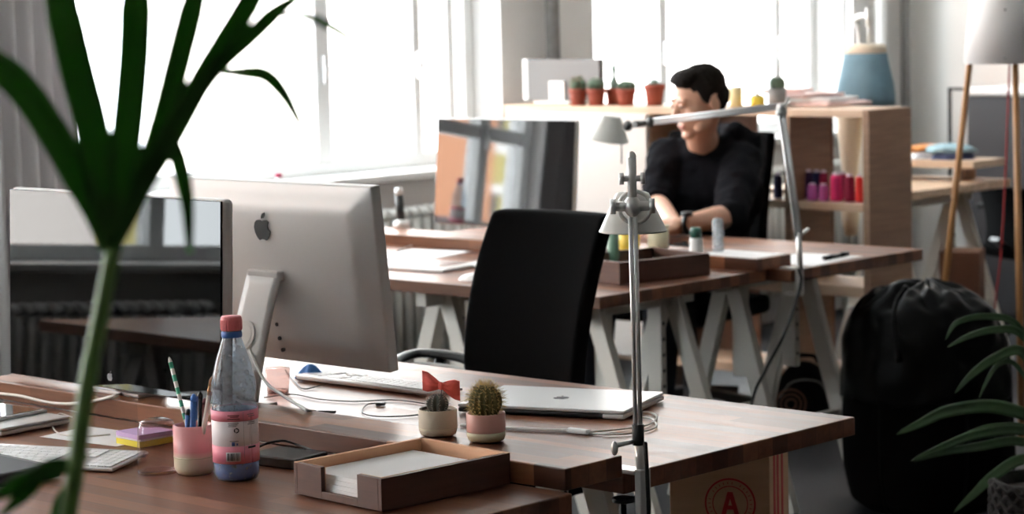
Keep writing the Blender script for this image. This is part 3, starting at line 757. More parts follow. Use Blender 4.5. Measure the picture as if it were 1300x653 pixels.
li.build('lining', 'tray_inside', t, label='pale tan lining')
for i in range(4):
    o = MB().box((0, 0, 0), (Lx-.05, Ly-.026, .0068)).build('paper_sheet', 'paper')
    d_ = Vector((math.cos(rz), math.sin(rz), 0)); e_ = Vector((-math.sin(rz), math.cos(rz), 0))
    pos = Vector((B_.x, B_.y, 0))+d_*(Lx/2-.012+.002*i)+e_*(Ly/2+(.0012*((i*7) % 3-1)))
    o.location = (pos.x, pos.y, .7408+.0137+.0070*i); o.rotation_euler = (0, 0, rz+R((0, .5, -.6, .3)[i])); tag(o, ('lowest white paper stack in the wooden letter tray', 'second white paper stack from the bottom in the wooden letter tray', 'third white paper stack from the bottom in the wooden letter tray', 'topmost white paper stack in the wooden letter tray')[i], 'paper', 'sheets in the letter tray')
# ---- two potted cacti on the plank
def spines(mb, pts, L, rr, rng, spread=.6, per=4):
    for c, nn in pts:
        for _ in range(per):
            d = (nn+Vector((rng.uniform(-1, 1), rng.uniform(-1, 1), rng.uniform(-1, 1)))*spread).normalized()
            l = L*rng.uniform(.6, 1.15); x = d.cross(Vector((.3, .5, .8))).normalized()*rr; y = d.cross(x)
            mb.add([c+x, c-x*.5+y*.87, c-x*.5-y*.87, c+d*l], [(0, 1, 3), (1, 2, 3), (2, 0, 3)])
def ball_cactus(mb, r, h, z0, ribs, depth, n=72, c=(0, 0)):
    prof = []
    for i in range(13):
        a = -PI/2*.75+(PI*.875)*i/12; prof.append((max(0, r*math.cos(a)), z0+h*.5+h*.5*math.sin(a)))
    prof[-1] = (0, prof[-1][1]); mb.lathe(prof, n, (c[0], c[1], 0), ribs, depth); return prof
def rib_points(prof, ribs, depth, c=(0, 0), sub=2):
    out = []
    for k in range(ribs):
        a = 2*PI*k/ribs
        for i in range(1, len(prof)-1):
            r_, z = prof[i]; q = r_*(1+depth); nn = Vector((math.cos(a)*r_, math.sin(a)*r_, 0)).normalized() if r_ > 1e-5 else Vector((0, 0, 1))
            sl = (prof[i+1][0]-prof[i-1][0], prof[i+1][1]-prof[i-1][1]); nn = (nn*sl[1]+Vector((0, 0, -sl[0]))).normalized()
            out.append((Vector((c[0]+math.cos(a)*q, c[1]+math.sin(a)*q, z)), nn))
    return out
rng = random.Random(5)
p = G(556.5, 553, ZR); rp = .033; hp = .062
def glazed_pot(t, r_, h_, m_hi, m_lo, split):
    MB().lathe([(0, 0), (r_*.72, 0), (r_*.92, h_*.07), (r_*.99, h_*.2), (r_, h_*split)], 44).build('pot_foot', m_lo, t)
    MB().lathe([(r_, h_*split), (r_*1.005, h_*split+.001), (r_*1.005, h_-.001), (r_*.985, h_), (r_*.93, h_-.001), (r_*.92, h_*.8), (0, h_*.8)], 44).build('pot_upper', m_hi, t)
    MB().lathe([(0, h_*.80), (r_*.915, h_*.80), (r_*.915, h_*.86), (r_*.4, h_*.9), (0, h_*.9)], 32).build('soil', 'soil', t)
rp = 24.6/3000*(p-CAM).dot(fw)
hp = PY(556, 519, p.y).z-ZR
t = thing('potted_cactus', 'beige glazed pot with a dark round cactus wearing a red bow', 'cactus', (p.x, p.y, ZR+.0003)); beige = t
glazed_pot(t, rp, hp, 'pot_beige', 'pot_beige', .3); MB().lathe([(rp+.0002, hp*.28), (rp+.0009, hp*.3), (rp+.0002, hp*.32)], 44).build('ridge', 'pot_cream', t)
mb = MB(); pr_ = ball_cactus(mb, rp*.52, rp*1.05, hp*.80, 10, .14); cz = hp*.8+rp*1.05
mb.build('cactus', 'cactus_dark', t); sp = MB(); spines(sp, rib_points(pr_, 10, .14), .008, .00035, rng, .8, 3); sp.build('spines', 'spine_pale', t, kind='stuff')
# bow
bp = PY(560, 490, p.y-.012); bw = (PY(580, 490, p.y)-PY(541, 490, p.y)).length/2; bh = .026
t2 = thing('fabric_bow', 'red fabric bow perched on the cactus in the beige pot', 'bow', (bp.x, bp.y, bp.z), R(38))
for s_ in (-1, 1):
    def lobe(u, v, s_=s_):
        x = s_*(.002+bw*.80*u); w_ = .0045+.0125*min(1, u*1.4)**.8; a = (v-.5)*2
        y = .0065*math.sin(PI*min(1, u*1.15))*math.cos(a*PI/2)*(1 if True else 0); fold = .0014*math.sin(a*9)*(1-u)
        return (x, -y+fold, a*w_-x*.30+.0)
    MB().grid(lobe, 14, 18).build('loop', 'bow_red', t2, solid=.0016)
    def lobe2(u, v, s_=s_):
        q = lobe(u, v, s_); return (q[0], -q[1]*.8+.0015, q[2])
    MB().grid(lobe2, 14, 12).build('loop_back', 'bow_red', t2, solid=.0014)
MB().ell((0, -.003, 0), (.0048, .0055, .0072)).build('knot', 'bow_red', t2)
MB().tube([(0, .003, -.002), (0, .004, bh*-.35), (-.002, .005, -.022)], .0009, 6).build('wire', 'cable_dark', t2)
p = G(617.5, 560.5, ZR); rp = 24.8/3000*(p-CAM).dot(fw); hp = PY(617, 524, p.y).z-ZR
t = thing('potted_cactus', 'pink and cream glazed pot with a round straw-spined cactus', 'cactus', (p.x, p.y, ZR+.0003))
glazed_pot(t, rp, hp, 'pot_pink', 'pot_cream', .36)
mb = MB(); hc = PY(617, 489, p.y).z-ZR-hp*.78; pr_ = ball_cactus(mb, rp*.78, hc, hp*.78, 16, .10, 96)
mb.build('cactus', 'cactus_olive', t)
sp = MB(); spines(sp, rib_points(pr_, 16, .1), .014, .00042, rng, .75, 5); sp.build('spines', 'spine_straw', t, kind='stuff')
# ---- cables on the far half of the near desk
zc = .7432
def P(x, y, z=zc): return V(G(x, y, z))
cable('thin grey cable curling over the desk between the computer and the beige pot', [P(362, 470), P(376, 487), P(388, 494), P(415, 487), P(440, 483)], .0013, 'cable_dark')
cable('long thin grey cable with a small connector, curling behind the cactus pots', [P(335, 505), P(372, 501), P(405, 507), P(450, 510), P(500, 508), P(545, 514), P(556, 522), P(520, 528), P(480, 529), P(460, 524), P(466, 514), P(482, 512)], .0013, 'cable_dark')
o = MB().box((0, 0, 0), (.018, .010, .006)).build('cable_connector', 'monitor_grey', bevel=.0015); g_ = G(483, 513, .7445); o.location = (g_.x, g_.y, .7441); o.rotation_euler = (0, 0, .7); tag(o, 'small flat grey cable connector on the desk behind the plank', 'connector')
# white power lead from the silver computer dropping to the desk
pts = [(mid+nrm*.0+Vector((t.location.x*0, 0, 0)))]
iw = bpy.data.objects['desktop_computer'].location
m0 = Vector(iw)+mid
cable('white power lead dropping from the hole in the silver computer stand', [V(m0+Vector((.004, .03, .0))), V(m0+Vector((.004, -.006, -.012))), V(PY(335, 482, 2.955)), V(PY(360, 503, 2.92)), V(G(388, 520, .781)), V(PY(400, 523, 2.905))], .0032, 'cable_white')
o = MB().bar((0, 0, 0), (.03, .018, 0), .007, .005).build('cable_plug', 'cable_dark', bevel=.001); g_ = G(404, 522, .745); o.location = (g_.x, g_.y, .7436); tag(o, 'dark flat plug lying on the desk behind the plank, under the white lead', 'plug')
# laptop power lead with its block
cable('thick double white charging lead running behind the pink pot', [P(585, 540, .744), P(640, 543.5, .744), P(690, 546, .744), P(727, 547, .744)], .0034, 'cable_white')
o = MB().box((0, 0, 0), (.045, .013, .009)).build('cable_block', 'white_plastic', bevel=.003, seg=3); a = G(723, 546.5, .745); b_ = G(746, 549, .745); o.location = ((a.x+b_.x)/2, (a.y+b_.y)/2, .7453); o.rotation_euler = (0, 0, ang(a, b_)); tag(o, 'small white block on the charging lead behind the plank end', 'cable block')
cable('thin white charging lead looping past the lamp pole to the laptop', [P(746, 549), P(790, 545), P(822, 540), P(834, 530), P(825, 524), P(805, 524), P(795, 527)], .0018, 'cable_white')
cable('second thin white charging lead looping back under the lamp pole', [P(746, 550), P(775, 552), P(805, 550), P(832, 543), P(828, 533), P(812, 530)], .0018, 'cable_white')
# white lead in front of the near display
cable('thick white cable hanging across the plank in front of the near display', [V(PY(-12, 499, 2.735)), V(PY(25, 503, 2.73)), V(PY(60, 511, 2.728)), V(PY(90, 513, 2.728)), V(PY(125, 508, 2.732)), V(PY(148, 502, 2.739)), V(PY(156, 500, 2.80))], .0032, 'cable_white')
cable('thin white lead looping from the closed laptop over the paper by the sticky notes', [P(92, 530, .752), P(75, 526, .755), P(66, 538, .744), P(76, 551), P(110, 554), P(140, 552)], .0015, 'cable_white')
# reddish glass and blue cloth under the silver computer
p = G(353, 499); t = thing('drinking_glass', 'small reddish glass on the desk behind the silver computer stand', 'glass', (p.x, p.y, .7405)); 
MB().lathe([(.022, 0), (.026, .05)], 28).build('outer_wall', 'red_glass', t); MB().lathe([(0, 0), (.0215, 0), (.0218, .006), (0, .006)], 28).build('thick_base', 'red_glass', t)
p = G(349, 488); mb = MB()
def fn(u, v): 
    a = u*2*PI; r_ = .03*(1-v)*(1+.15*math.sin(5*a)); return (r_*math.cos(a), r_*math.sin(a), .0+.028*math.sin(v*PI/2))
o = mb.grid(fn, 40, 8, closeu=True).build('cloth', 'blue_cloth', solid=.001); o.location = (p.x, p.y+.10, .7412); tag(o, 'crumpled blue cloth on the desk behind the silver computer stand', 'cloth')

p = PX(354, 228, -6.66); t = thing('jar', 'tiny red-capped jar on the window sill above the silver computer', 'jar', (p.x, p.y, ZS+.0003))
MB().lathe([(0, 0), (.012, 0), (.012, .022), (0, .022)], 20).build('jar_body', 'white_plastic', t); MB().lathe([(.013, .022), (.013, .036), (0, .036)], 20).build('cap', 'thread_wine', t)

# desk and monitor by the window, seen mirrored in the near display
desk(-5.88, -4.5, .63, 1.33, 'walnut_side', 'walnut block desk by the window, seen only mirrored in the near black display', (-4.75, -5.6), tl=.5)
display('computer_display', 'black monitor on the desk that is mirrored in the near black display', 'monitor', (-5.12, .95, .7405), R(180), .62, .36, .05, 'screen_glass', black_back=True)
# ================================================================== LAMPS WITH JOINTED ARMS
def shade_mb(r0_, r1_, h):
    return MB().lathe([(0, 0), (r0_*.8, 0), (r0_, -h*.04), (r1_*.985, -h*.96), (r1_, -h*.965), (r1_, -h), (r1_*.97, -h), (r0_*.93, -h*.08), (0, -h*.05)], 44)
def d2r(a, b): return (Vector(b)-Vector(a))
# lamp on the near desk
pb = PX(808.5, 590, -2.462); bx_, by_ = pb.x, pb.y
t = thing('desk_lamp', 'grey jointed-arm lamp with thin double pole clamped to the near desk corner', 'lamp', (bx_, by_, .66))
def L(p): return (p[0]-bx_, p[1]-by_, p[2]-.66)
pt = PX(803, 262, bx_); 
ptop = Vector((bx_+(pt.x-bx_), pt.y, pt.z))
cl = MB()
cl.box(L((bx_-.022, by_, .7445)), (.06, .034, .007)).box(L((bx_+.012, by_, .69)), (.014, .026, .12)).box(L((bx_-.016, by_, .634)), (.05, .026, .012))
c_ = cl.build('clamp', 'chrome', t, bevel=.002)
MB().cyl(L((bx_-.03, by_, .64)), L((bx_-.03, by_, .688)), .005).build('screw', 'black_rubber', c_); MB().cyl(L((bx_-.03, by_, .690)), L((bx_-.03, by_, .697)), .019).build('screw_disc', 'steel_dark', c_); MB().cyl(L((bx_-.03, by_, .62)), L((bx_-.03, by_, .628)), .019).build('screw_handle', 'steel_dark', c_)
jp = PX(806, 556, bx_); j0 = Vector((bx_+.012, by_, .745)); jb = Vector((bx_+.004, by_, jp.z))
MB().cyl(L(j0-Vector((0, 0, .02))), L(jb), .0085).build('lower_post', 'chrome', t)
MB().cyl(L(jb-Vector((0, 0, .012))), L(jb+Vector((0, 0, .022))), .0098).build('collar', 'black_rubber', t)
kn = PX(795, 569, bx_); MB().cyl(L(jb+Vector((-.004, -.004, -.006))), L((kn.x-.008, kn.y-.02, jb.z-.008)), .004).ell(L((kn.x-.008, kn.y-.02, jb.z-.012)), (.006, .006, .012)).build('thumb_screw', 'chrome', t)
# double rod pole
side = Vector((.73, .68, 0))*.0040
po = MB()
for s_ in (-1, 1): po.cyl(L(jb+side*s_+Vector((0, 0, .01))), L(ptop+side*s_), .0036, n=14)
po.build('pole', 'chrome', t)
jt = MB().cyl(L(ptop-side*8), L(ptop+side*8), .008)
for s_ in (-1, 1): jt.cyl(L(ptop+side*s_*6.8), L(ptop+side*s_*9.0), .0125)
jt.ell(L(ptop), (.014, .014, .018))
jt.build('joint', 'chrome', t)
st = PX(800, 200, bx_); stub = Vector((ptop.x, ptop.y, st.z))
MB().cyl(L(ptop), L(stub), .0075).build('stub', 'chrome', t)
k2 = Vector((ptop.x, ptop.y, PX(800, 227, bx_).z)); mb = MB().cyl(L(k2-side*4.6), L(k2+side*4.6), .005)
for s_ in (-1, 1): mb.cyl(L(k2+side*s_*3.4), L(k2+side*s_*5.2), .0095)
mb.ell(L(stub), (.0075, .0075, .010)); mb.build('knob', 'chrome', t)
back = Vector((-.68, .73, 0))
sc = PX(806, 249, bx_)+back*.085; lo = PX(806, 300.5, bx_)+back*.085
hs = (sc.z-lo.z)*1.0
sr = (PX(849.5, 300, bx_)-PX(763, 302, bx_)); rr1 = 43.3/3000*((sc-CAM).dot(fw)); rr0 = 21/3000*((sc-CAM).dot(fw))
shd = shade_mb(rr0, rr1, hs).build('shade', 'lamp_grey', t); shd.location = L((sc.x, sc.y, sc.z))
MB().cyl((0, 0, -hs*.18), (0, 0, -hs*.6), .012, .028).ell((0, 0, -hs*.68), (.028, .028, .028)).build('bulb', 'lamp_white', shd)
rg = MB()
cc = PX(807, 265, bx_)+back*.026
rg.tube([cc+Vector((.73*math.cos(a)*.026, .68*math.cos(a)*.026, .026*math.sin(a)))-Vector((bx_, by_, .66)) for a in [2*PI*i/32 for i in range(33)]], .0035, 8, cap=False)
rg.cyl(L(cc), L(cc+back*.035), .013)
rg.build('swivel_ring', 'lamp_grey', t)
MB().cyl(L(ptop), L(sc+Vector((0, 0, -.012))), .005).build('bracket', 'chrome', t)
cable('black lamp cord hanging down the clamp of the near desk lamp', [(bx_+.0215, by_-.004, jb.z-.012), (bx_+.026, by_-.008, .79), (bx_+.034, by_-.014, .72), (bx_+.034, by_-.014, .64), (bx_+.03, by_-.02, .3), (bx_+.05, by_, .004)], .0034, 'cable_black', name='lamp_cord')
# lamp on the far desk
pb = G(1018, 337, .74); bx2, by2 = -3.978, pb.y+.02
pb = PX(1014, 316, bx2); by2 = pb.y
t = thing('desk_lamp', 'grey lamp with long jointed arms clamped to the far desk, in front of the person', 'lamp', (bx2, by2, .69))
def L(p): return (p[0]-bx2, p[1]-by2, p[2]-.69)
MB().box(L((bx2-.03, by2, .744)), (.055, .03, .006)).box(L((bx2+.002, by2, .71)), (.012, .026, .085)).box(L((bx2-.02, by2, .67)), (.05, .026, .010)).build('clamp', 'chrome', t, bevel=.002)
b0 = Vector((bx2+.004, by2, .735)); b1 = PX(1014, 300, bx2+.004)
MB().cyl(L(b0), L(b1+Vector((0, 0, .01))), .008).cyl(L(b1), L(PX(1026, 291, bx2)), .005).build('lower_post', 'chrome', t)
e1 = PX(992, 142, bx2-.02)
dv = (e1-b1).normalized(); sd = Vector((.72, .69, 0))*.006
mb = MB()
for s_ in (-1, 1): mb.cyl(L(b1+sd*s_), L(e1+sd*s_), .0058, n=12)
mb.build('lower_arm', 'aluminium_bright', t)
MB().cyl(L(e1-sd*2.4), L(e1+sd*2.4), .011).cyl(L(e1), L(PX(1001, 124, bx2-.02)), .005).ell(L(e1+Vector((0, 0, .012))), (.014, .014, .014)).build('elbow', 'chrome', t)
e2 = PY(826, 155, e1.y-.10)
mb = MB()
e1b = e1+(e2-e1).normalized()*.01+Vector((0, 0, .016))
for s_ in (-1, 1): mb.cyl(L(e1b+Vector((0, 0, .004*s_))), L(e2+Vector((0, 0, .005*s_))), .0062, n=12)
mb.build('upper_arm', 'aluminium_bright', t)
e3 = PY(797, 160, e2.y-.01)
MB().ell(L(e2), (.013, .013, .016)).cyl(L(e2), L(e3), .008).ell(L(e3), (.015, .015, .016)).cyl(L((e2+e3)/2+Vector((0, -.02, 0))), L((e2+e3)/2+Vector((0, .02, 0))), .010).build('head_joint', 'steel_dark', t)
s0 = PY(776, 147, e2.y-.01); s1 = PY(772, 178.5, e2.y-.01); dp = (s0-CAM).dot(fw)
ax = (s0-s1); hs = ax.length
shd = shade_mb(12.5/3000*dp, 26.5/3000*dp, hs*.97).build('shade', 'lamp_grey', t); shd.location = L(s0); shd.rotation_mode = 'QUATERNION'; shd.rotation_quaternion = ax.to_track_quat('Z', 'Y')
MB().cyl(L(PY(789, 172, e2.y-.01)), L(PY(789, 208, e2.y-.01)), .0022).build('pull_pin', 'steel_dark', t)
MB().cyl((0, 0, -hs*.2), (0, 0, -hs*.55), .012, .022).ell((0, 0, -hs*.62), (.022, .022, .022)).build('bulb', 'lamp_white', shd)
cable('black lamp cord hanging from the far desk lamp past the white trestle', [(bx2+.011, by2-.016, .745), (bx2+.02, by2-.02, .70), tuple(PX(998, 420, bx2+.03)), tuple(PX(972, 470, bx2+.03)), tuple(PX(955, 510, bx2+.03)), tuple(PX(945, 600, bx2+.03))], .0045, 'cable_black', name='lamp_cord')

# ================================================================== OFFICE CHAIRS
def office_chair(label, loc, rz, bw=.40, bz0=.50, bz1=1.04, yb=.20, lean=.09, arms=True, sz=.46, thick=.055, ring=False, group='black office chairs'):
    t = thing('office_chair', label, 'chair', loc, rz, group)
    b = MB()
    def slab(u, v, s_):
        x = (u-.5)*bw*(1-.10*(1-v)**2-.04*v**6); z = bz0+(bz1-bz0)*v
        y = yb+lean*v*v+.02*math.sin(v*PI)*-1+.03*(2*u-1)**2*-1
        return (x, y+s_*thick/2, z)
    n, m_ = 15, 20; vs = []
    for s_ in (-1, 1):
        for j in range(m_):
            for i in range(n): vs.append(slab(i/(n-1), j/(m_-1), s_))
    fs = []
    for q in range(2):
        for j in range(m_-1):
            for i in range(n-1):
                a = q*n*m_+j*n+i; fs.append((a, a+1, a+n+1, a+n))
    rim = [(i, 0) for i in range(n)]+[(n-1, j) for j in range(1, m_)]+[(i, m_-1) for i in range(n-2, -1, -1)]+[(0, j) for j in range(m_-2, 0, -1)]
    for k in range(len(rim)):
        a = rim[k]; c = rim[(k+1) % len(rim)]; fs.append((a[1]*n+a[0], c[1]*n+c[0], n*m_+c[1]*n+c[0], n*m_+a[1]*n+a[0]))
    b.add(vs, fs, True); b.build('backrest', 'black_fabric', t, bevel=.014, seg=3)
    MB().box((0, -.03, sz), (.46, .46, .07)).build('seat', 'black_fabric', t, bevel=.028, seg=4)
    MB().bar((0, .12, sz-.04), (0, yb+.06, bz0+.06), .07, .018, (0, 1, 0)).build('back_bar', 'black_plastic', t)
    MB().cyl((0, 0, .10), (0, 0, sz-.05), .027).cyl((0, 0, sz-.07), (0, 0, sz-.035), .10).build('post', 'black_plastic', t)
    sb = MB()
    for k in range(5):
        a = 2*PI*k/5+.3; e = (math.cos(a)*.28, math.sin(a)*.28, .075); sb.bar((0, 0, .115), e, .045, .03)
    s_ = sb.build('star_base', 'black_plastic', t, bevel=.004)
    for k in range(5):
        a = 2*PI*k/5+.3; x, y = math.cos(a)*.28, math.sin(a)*.28
        cs = MB()
        for q in (-.014, .014): cs.cyl((x-math.sin(a)*q-math.sin(a)*.008, y+math.cos(a)*q+math.cos(a)*.008, .028), (x-math.sin(a)*q+math.sin(a)*.008, y+math.cos(a)*q-math.cos(a)*.008, .028), .027)
        cs.cyl((x, y, .03), (x, y, .07), .008); cs.build('caster', 'black_rubber', s_)
    if arms:
        for s2 in (-1, 1):
            ar = MB().tube(smoothpath([(s2*.22, .06, sz-.02), (s2*.27, .06, sz+.05), (s2*.275, .06, sz+.17)], 5), .014, 10)
            if ring and s2 == -1: continue
            ar.tube(smoothpath([(s2*.265, .19, sz+.175), (s2*.28, .05, sz+.185), (s2*.275, -.12, sz+.18)], 6), .024, 12, flat=.6)
            ar.build('armrest', 'black_plastic', t)
    return t
tl_, tr_ = PY(640.5, 264, 4.12), PY(771, 277, 4.10)
cx, cy = (tl_.x+tr_.x)/2, 4.11
ch = office_chair('black high-backed office chair at the laptop desk, beside the near lamp pole', (cx+.012, cy-.235, 0), R(2), bw=(tr_.x-tl_.x)*1.04, bz0=.50, bz1=(tl_.z+tr_.z)/2+.004, yb=.14, lean=.115, ring=True, sz=.44)
# curved armrest on the window side
a0 = Vector(ch.location)
def rel(p): q = p-a0; return Vector((q.x*math.cos(-R(2))-q.y*math.sin(-R(2)), q.x*math.sin(-R(2))+q.y*math.cos(-R(2)), q.z))
pts = [rel(PY(612, 468, 3.99)), rel(PY(590, 456, 3.98)), rel(PY(560, 450, 3.96)), rel(PY(530, 449, 3.93)), rel(PY(508, 456, 3.88)), rel(PY(488, 470, 3.80))]
ar = MB().tube(smoothpath(pts, 6), .020, 12, flat=.55); ar.tube(smoothpath([pts[2]+Vector((0, 0, -.01)), Vector((-.24, .02, .52)), Vector((-.2, .04, .43))], 6), .014, 10)
ar.build('armrest', 'black_plastic', ch)
ar2 = MB().tube(smoothpath([p_+Vector((.02, -.03, -.022)) for p_ in pts[:5]], 6), .006, 8).build('armrest_trim', 'aluminium', ch)
er = PY(986, 215, 6.82); zt_ = PY(965, 168, 6.82).z
office_chair('black high-backed office chair the person in the hoodie sits on', (er.x-.225, 6.585, 0), R(4), bw=.46, bz1=zt_, yb=.21, lean=.05, sz=.42, arms=False)
office_chair('low black office chair in front of the dark cabinet by the floor lamp', (PY(1290, 300, 8.85).x+.16, 8.85, 0), R(150), bw=.46, bz0=.42, bz1=.70, yb=.2, lean=.03, sz=.42)

# ================================================================== FAR DESKS: THINGS
# far display
YD2 = 5.405
pl, pr = PY(555, 149.5, YD2), PY(732, 152, YD2); zb2 = PY(549, 283, YD2).z
W2 = pr.x-pl.x
display('computer_display', 'black glass display on the far desk beside the window, mirroring an orange wall', 'monitor', ((pl.x+pr.x)/2-.022, YD2-.006, ZR), R(1.5), W2*.975, (pl.z+pr.z)/2-zb2, zb2-ZR, 'screen_glass_far', tilt=R(-5), depth=.024)
for o_ in bpy.data.objects:
    if o_.name == 'computer_display.001': fd_ = o_
Hf = (pl.z+pr.z)/2-zb2; Wf = W2*.975; bz = .016
fb = MB().bb((-Wf/2+.002, -.0045, .002), (Wf/2-.002, -.002, .03)).bb((-Wf/2+.002, -.0045, Hf-bz), (Wf/2-.002, -.002, Hf-.002)).bb((-Wf/2+.002, -.0045, .03), (-Wf/2+bz, -.002, Hf-bz)).bb((Wf/2-bz*1.6, -.0045, .03), (Wf/2-.002, -.002, Hf-bz)).build('bezel', 'black_plastic', fd_)
fb.location = (0, 0, zb2-ZR); fb.rotation_euler = (R(-5), 0, 0)
# things on the far plank
p = G(510, 289, ZR); t = thing('table_microphone', 'slim black stick with white ends standing in a white foot on the far plank', 'microphone', (p.x, p.y, ZR))
MB().lathe([(0, 0), (.028, 0), (.03, .006), (.026, .02), (.012, .028), (0, .029)], 28).build('foot', 'white_plastic', t)
tp = PY(506, 241, p.y)-Vector((p.x, p.y, ZR)); MB().cyl((0, 0, .02), tp*.86, .0135).build('stick', 'black_plastic', t); MB().cyl(tp*.86, tp, .0138).ell(tp, (.0138, .0138, .008)).build('top', 'white_plastic', t)
zf = .7432
cable('white cable snaking along the far desk in front of the plank', [V(G(498, 304, zf)), V(G(520, 302, zf)), V(G(545, 300, zf)), V(G(575, 306, zf)), V(G(600, 316, zf)), V(G(625, 308, zf)), V(G(638, 300, zf))], .004, 'cable_white')
cable('thin white cable lying on the far desk near the window', [V(G(505, 318, zf)), V(G(540, 308, zf)), V(G(570, 311, zf)), V(G(600, 308, zf))], .003, 'cable_white')
a, b_ = G(500, 345, .75), G(572, 349, .75)
p = G(540, 340, .742); t = thing('graphics_tablet', 'white graphics tablet with a grey drawing area on the far desk', 'tablet', (p.x, p.y+.02, .7408), R(6))
MB().bb((-.17, -.10, .0), (.13, .10, .010)).build('body', 'white_plastic', t, bevel=.004); MB().bb((-.12, -.075, .010), (.09, .085, .0107)).build('active_area', 'grey_logo', t)
p = G(607, 340, .742); keyboard('white keyboard on the far desk half behind the black chair', Vector((p.x+.24, p.y+.03, 0)), R(8), W=.30, D=.10, grp='white keyboards on the near desks')
p = G(601, 356, .742); t = thing('computer_mouse', 'white computer mouse at the front edge of the far desk', 'mouse', (p.x, p.y+.015, .7408), R(25))
def ms(u, v): 
    a = u*2*PI; q = math.cos(v*PI/2); return (.054*math.cos(a)*q, .029*math.sin(a)*q, .026*math.sin(v*PI/2)*(1+.25*math.cos(a)))
MB().grid(ms, 32, 10, closeu=True).build('shell', 'white_plastic', t, recalc=False); MB().lathe([(.0, 0), (.05, 0), (.05, .003), (0, .003)], 28).build('sole', 'grey_logo', t).scale = (1, .55, 1)
o = MB().box((0, 0, 0), (.22, .30, .001)).build('paper_sheet', 'paper'); p = G(528, 324, .7413); o.location = (p.x, p.y, .7413); o.rotation_euler = (0, 0, R(12)); tag(o, 'white paper sheet on the far desk behind the graphics tablet', 'paper')
# open wooden tray with sewing bits
a, b_ = Vector((-4.175, 4.882, 0)), Vector((-4.112, 5.20, 0)); rz = ang(a, b_)-PI/2; Ly = (b_-a).length; zt = .062
t = thing('wooden_tray', 'open walnut tray with green things in it, behind the black chair', 'tray', (a.x, a.y, .7408), rz)
wt = .25; th = .009
MB().bb((-wt, 0, 0), (0, th, zt)).bb((-wt, Ly-th, 0), (0, Ly, zt)).bb((-th, th, 0), (0, Ly-th, zt)).bb((-wt, th, 0), (-wt+th, Ly-th, zt)).build('frame', 'tray_wood', t, bevel=.001)
MB().bb((-wt+th, th, .002), (-th, Ly-th, .008)).build('bottom', 'jar_green', t, label='pale green bottom')
for (x, y, d, m, nm, lab, cat) in ((-.12, .17, (.15, .2, .026), 'jar_green', 'fabric_box', 'pale green folded cloth lying in the open walnut tray', 'cloth'), (-.05, .05, (.05, .025, .018), 'white_plastic', 'eraser', 'small white block in the near corner of the walnut tray', 'eraser'), (-.10, .05, (.03, .03, .02), 'icon_blue', 'chalk_block', 'small dark blue block in the open walnut tray', 'chalk')):
    o = MB().box((0, 0, d[2]/2), d).build(nm, m, bevel=.003); c_ = Vector((x, y, 0)); c_.rotate(Euler((0, 0, rz))); o.location = (a.x+c_.x, a.y+c_.y, .7408+.0083); o.rotation_euler = (0, 0, rz+.1); tag(o, lab, cat)
# pots, spool, roll on the plank and desk behind it
def cuppot(px_, py_, wpx, hpx, m, label, name='flower_pot', cat='pot', z=ZR, z_extra=None):
    p = G(px_, py_, z); dp = (p-CAM).dot(fw); r_ = wpx/2/3000*dp; h_ = hpx/3000*dp
    t = thing(name, label, cat, (p.x, p.y, z+.0003))
    MB().lathe([(0, 0), (r_*.8, 0), (r_*.94, h_*.08), (r_, h_*.3), (r_, h_), (r_*.9, h_), (r_*.88, h_*.2), (0, h_*.2)], 32).build('pot_body', m, t)
    MB().lathe([(r_+.0005, h_*.93), (r_+.002, h_*.95), (r_+.002, h_*.99), (r_+.0005, h_)], 32).build('rim', m, t); return t
cuppot(799, 318, 27, 26, 'yellow_pot', 'small yellow pot on the far plank under the lamp shade', name='candle_pot')
cuppot(836, 318, 27, 32, 'pot_cream', 'small cream pot on the far plank under the lamp shade', name='candle_pot')
cuppot(779, 331, 15, 38, 'jar_green', 'green jar behind the black chair at the far plank', name='green_jar', cat='jar')
p = G(884, 324, ZR); t = thing('thread_spool', 'white thread spool with a dark green top standing on the far plank', 'spool', (p.x, p.y, ZR+.0003))
MB().lathe([(0, 0), (.025, 0), (.025, .004), (.02, .008), (.0185, .048), (.017, .05), (0, .05)], 28).build('thread', 'white_plastic', t); MB().lathe([(.0165, .050), (.0165, .078), (.014, .080), (0, .080)], 28).build('top', 'green_dark', t)
MB().lathe([(.024, 0), (.03, .001), (.03, .004), (.024, .005)], 24).build('flange', 'spool_core', t)
p = G(912, 320, ZR); t = thing('plastic_tube', 'clear plastic tube standing beside the green-topped spool', 'tube', (p.x, p.y, ZR+.0003))
MB().lathe([(.0155, 0), (.0165, .004), (.0165, .09), (.012, .099), (0, .10)], 24).build('wall', 'plastic_clear', t); MB().tube([(.004*math.sin(i), .004*math.cos(i), .006+i*.006) for i in range(14)], .006, 6).build('filling', 'paper', t)
o = MB().box((0, 0, .0005), (.14, .21, .001)).build('paper_sheet', 'paper'); p = G(940, 323, ZR); o.location = (p.x, p.y, ZR+.0003); o.rotation_euler = (0, 0, R(88)); tag(o, 'white paper sheet on the end of the far plank', 'paper')
o = MB().box((0, 0, .0005), (.21, .29, .001)).build('paper_sheet', 'paper'); o.location = (-4.11, 5.66, .7408); o.rotation_euler = (0, 0, R(6)); tag(o, 'white paper sheet on the desk edge beside the far lamp clamp', 'paper')
a, b_ = G(1046, 327, .75), G(1076, 321, .75)
t = thing('marker_pen', 'black marker lying on the far desk corner beside the lamp clamp', 'pen', (a.x, a.y, .748), ang(a, b_)); lp = (b_-a).length
MB().cyl((0, 0, 0), (lp*.68, 0, 0), .0062).build('barrel', 'pen_dark', t); MB().cyl((lp*.66, 0, 0), (lp, 0, 0), .0066).build('cap', 'black_plastic', t)
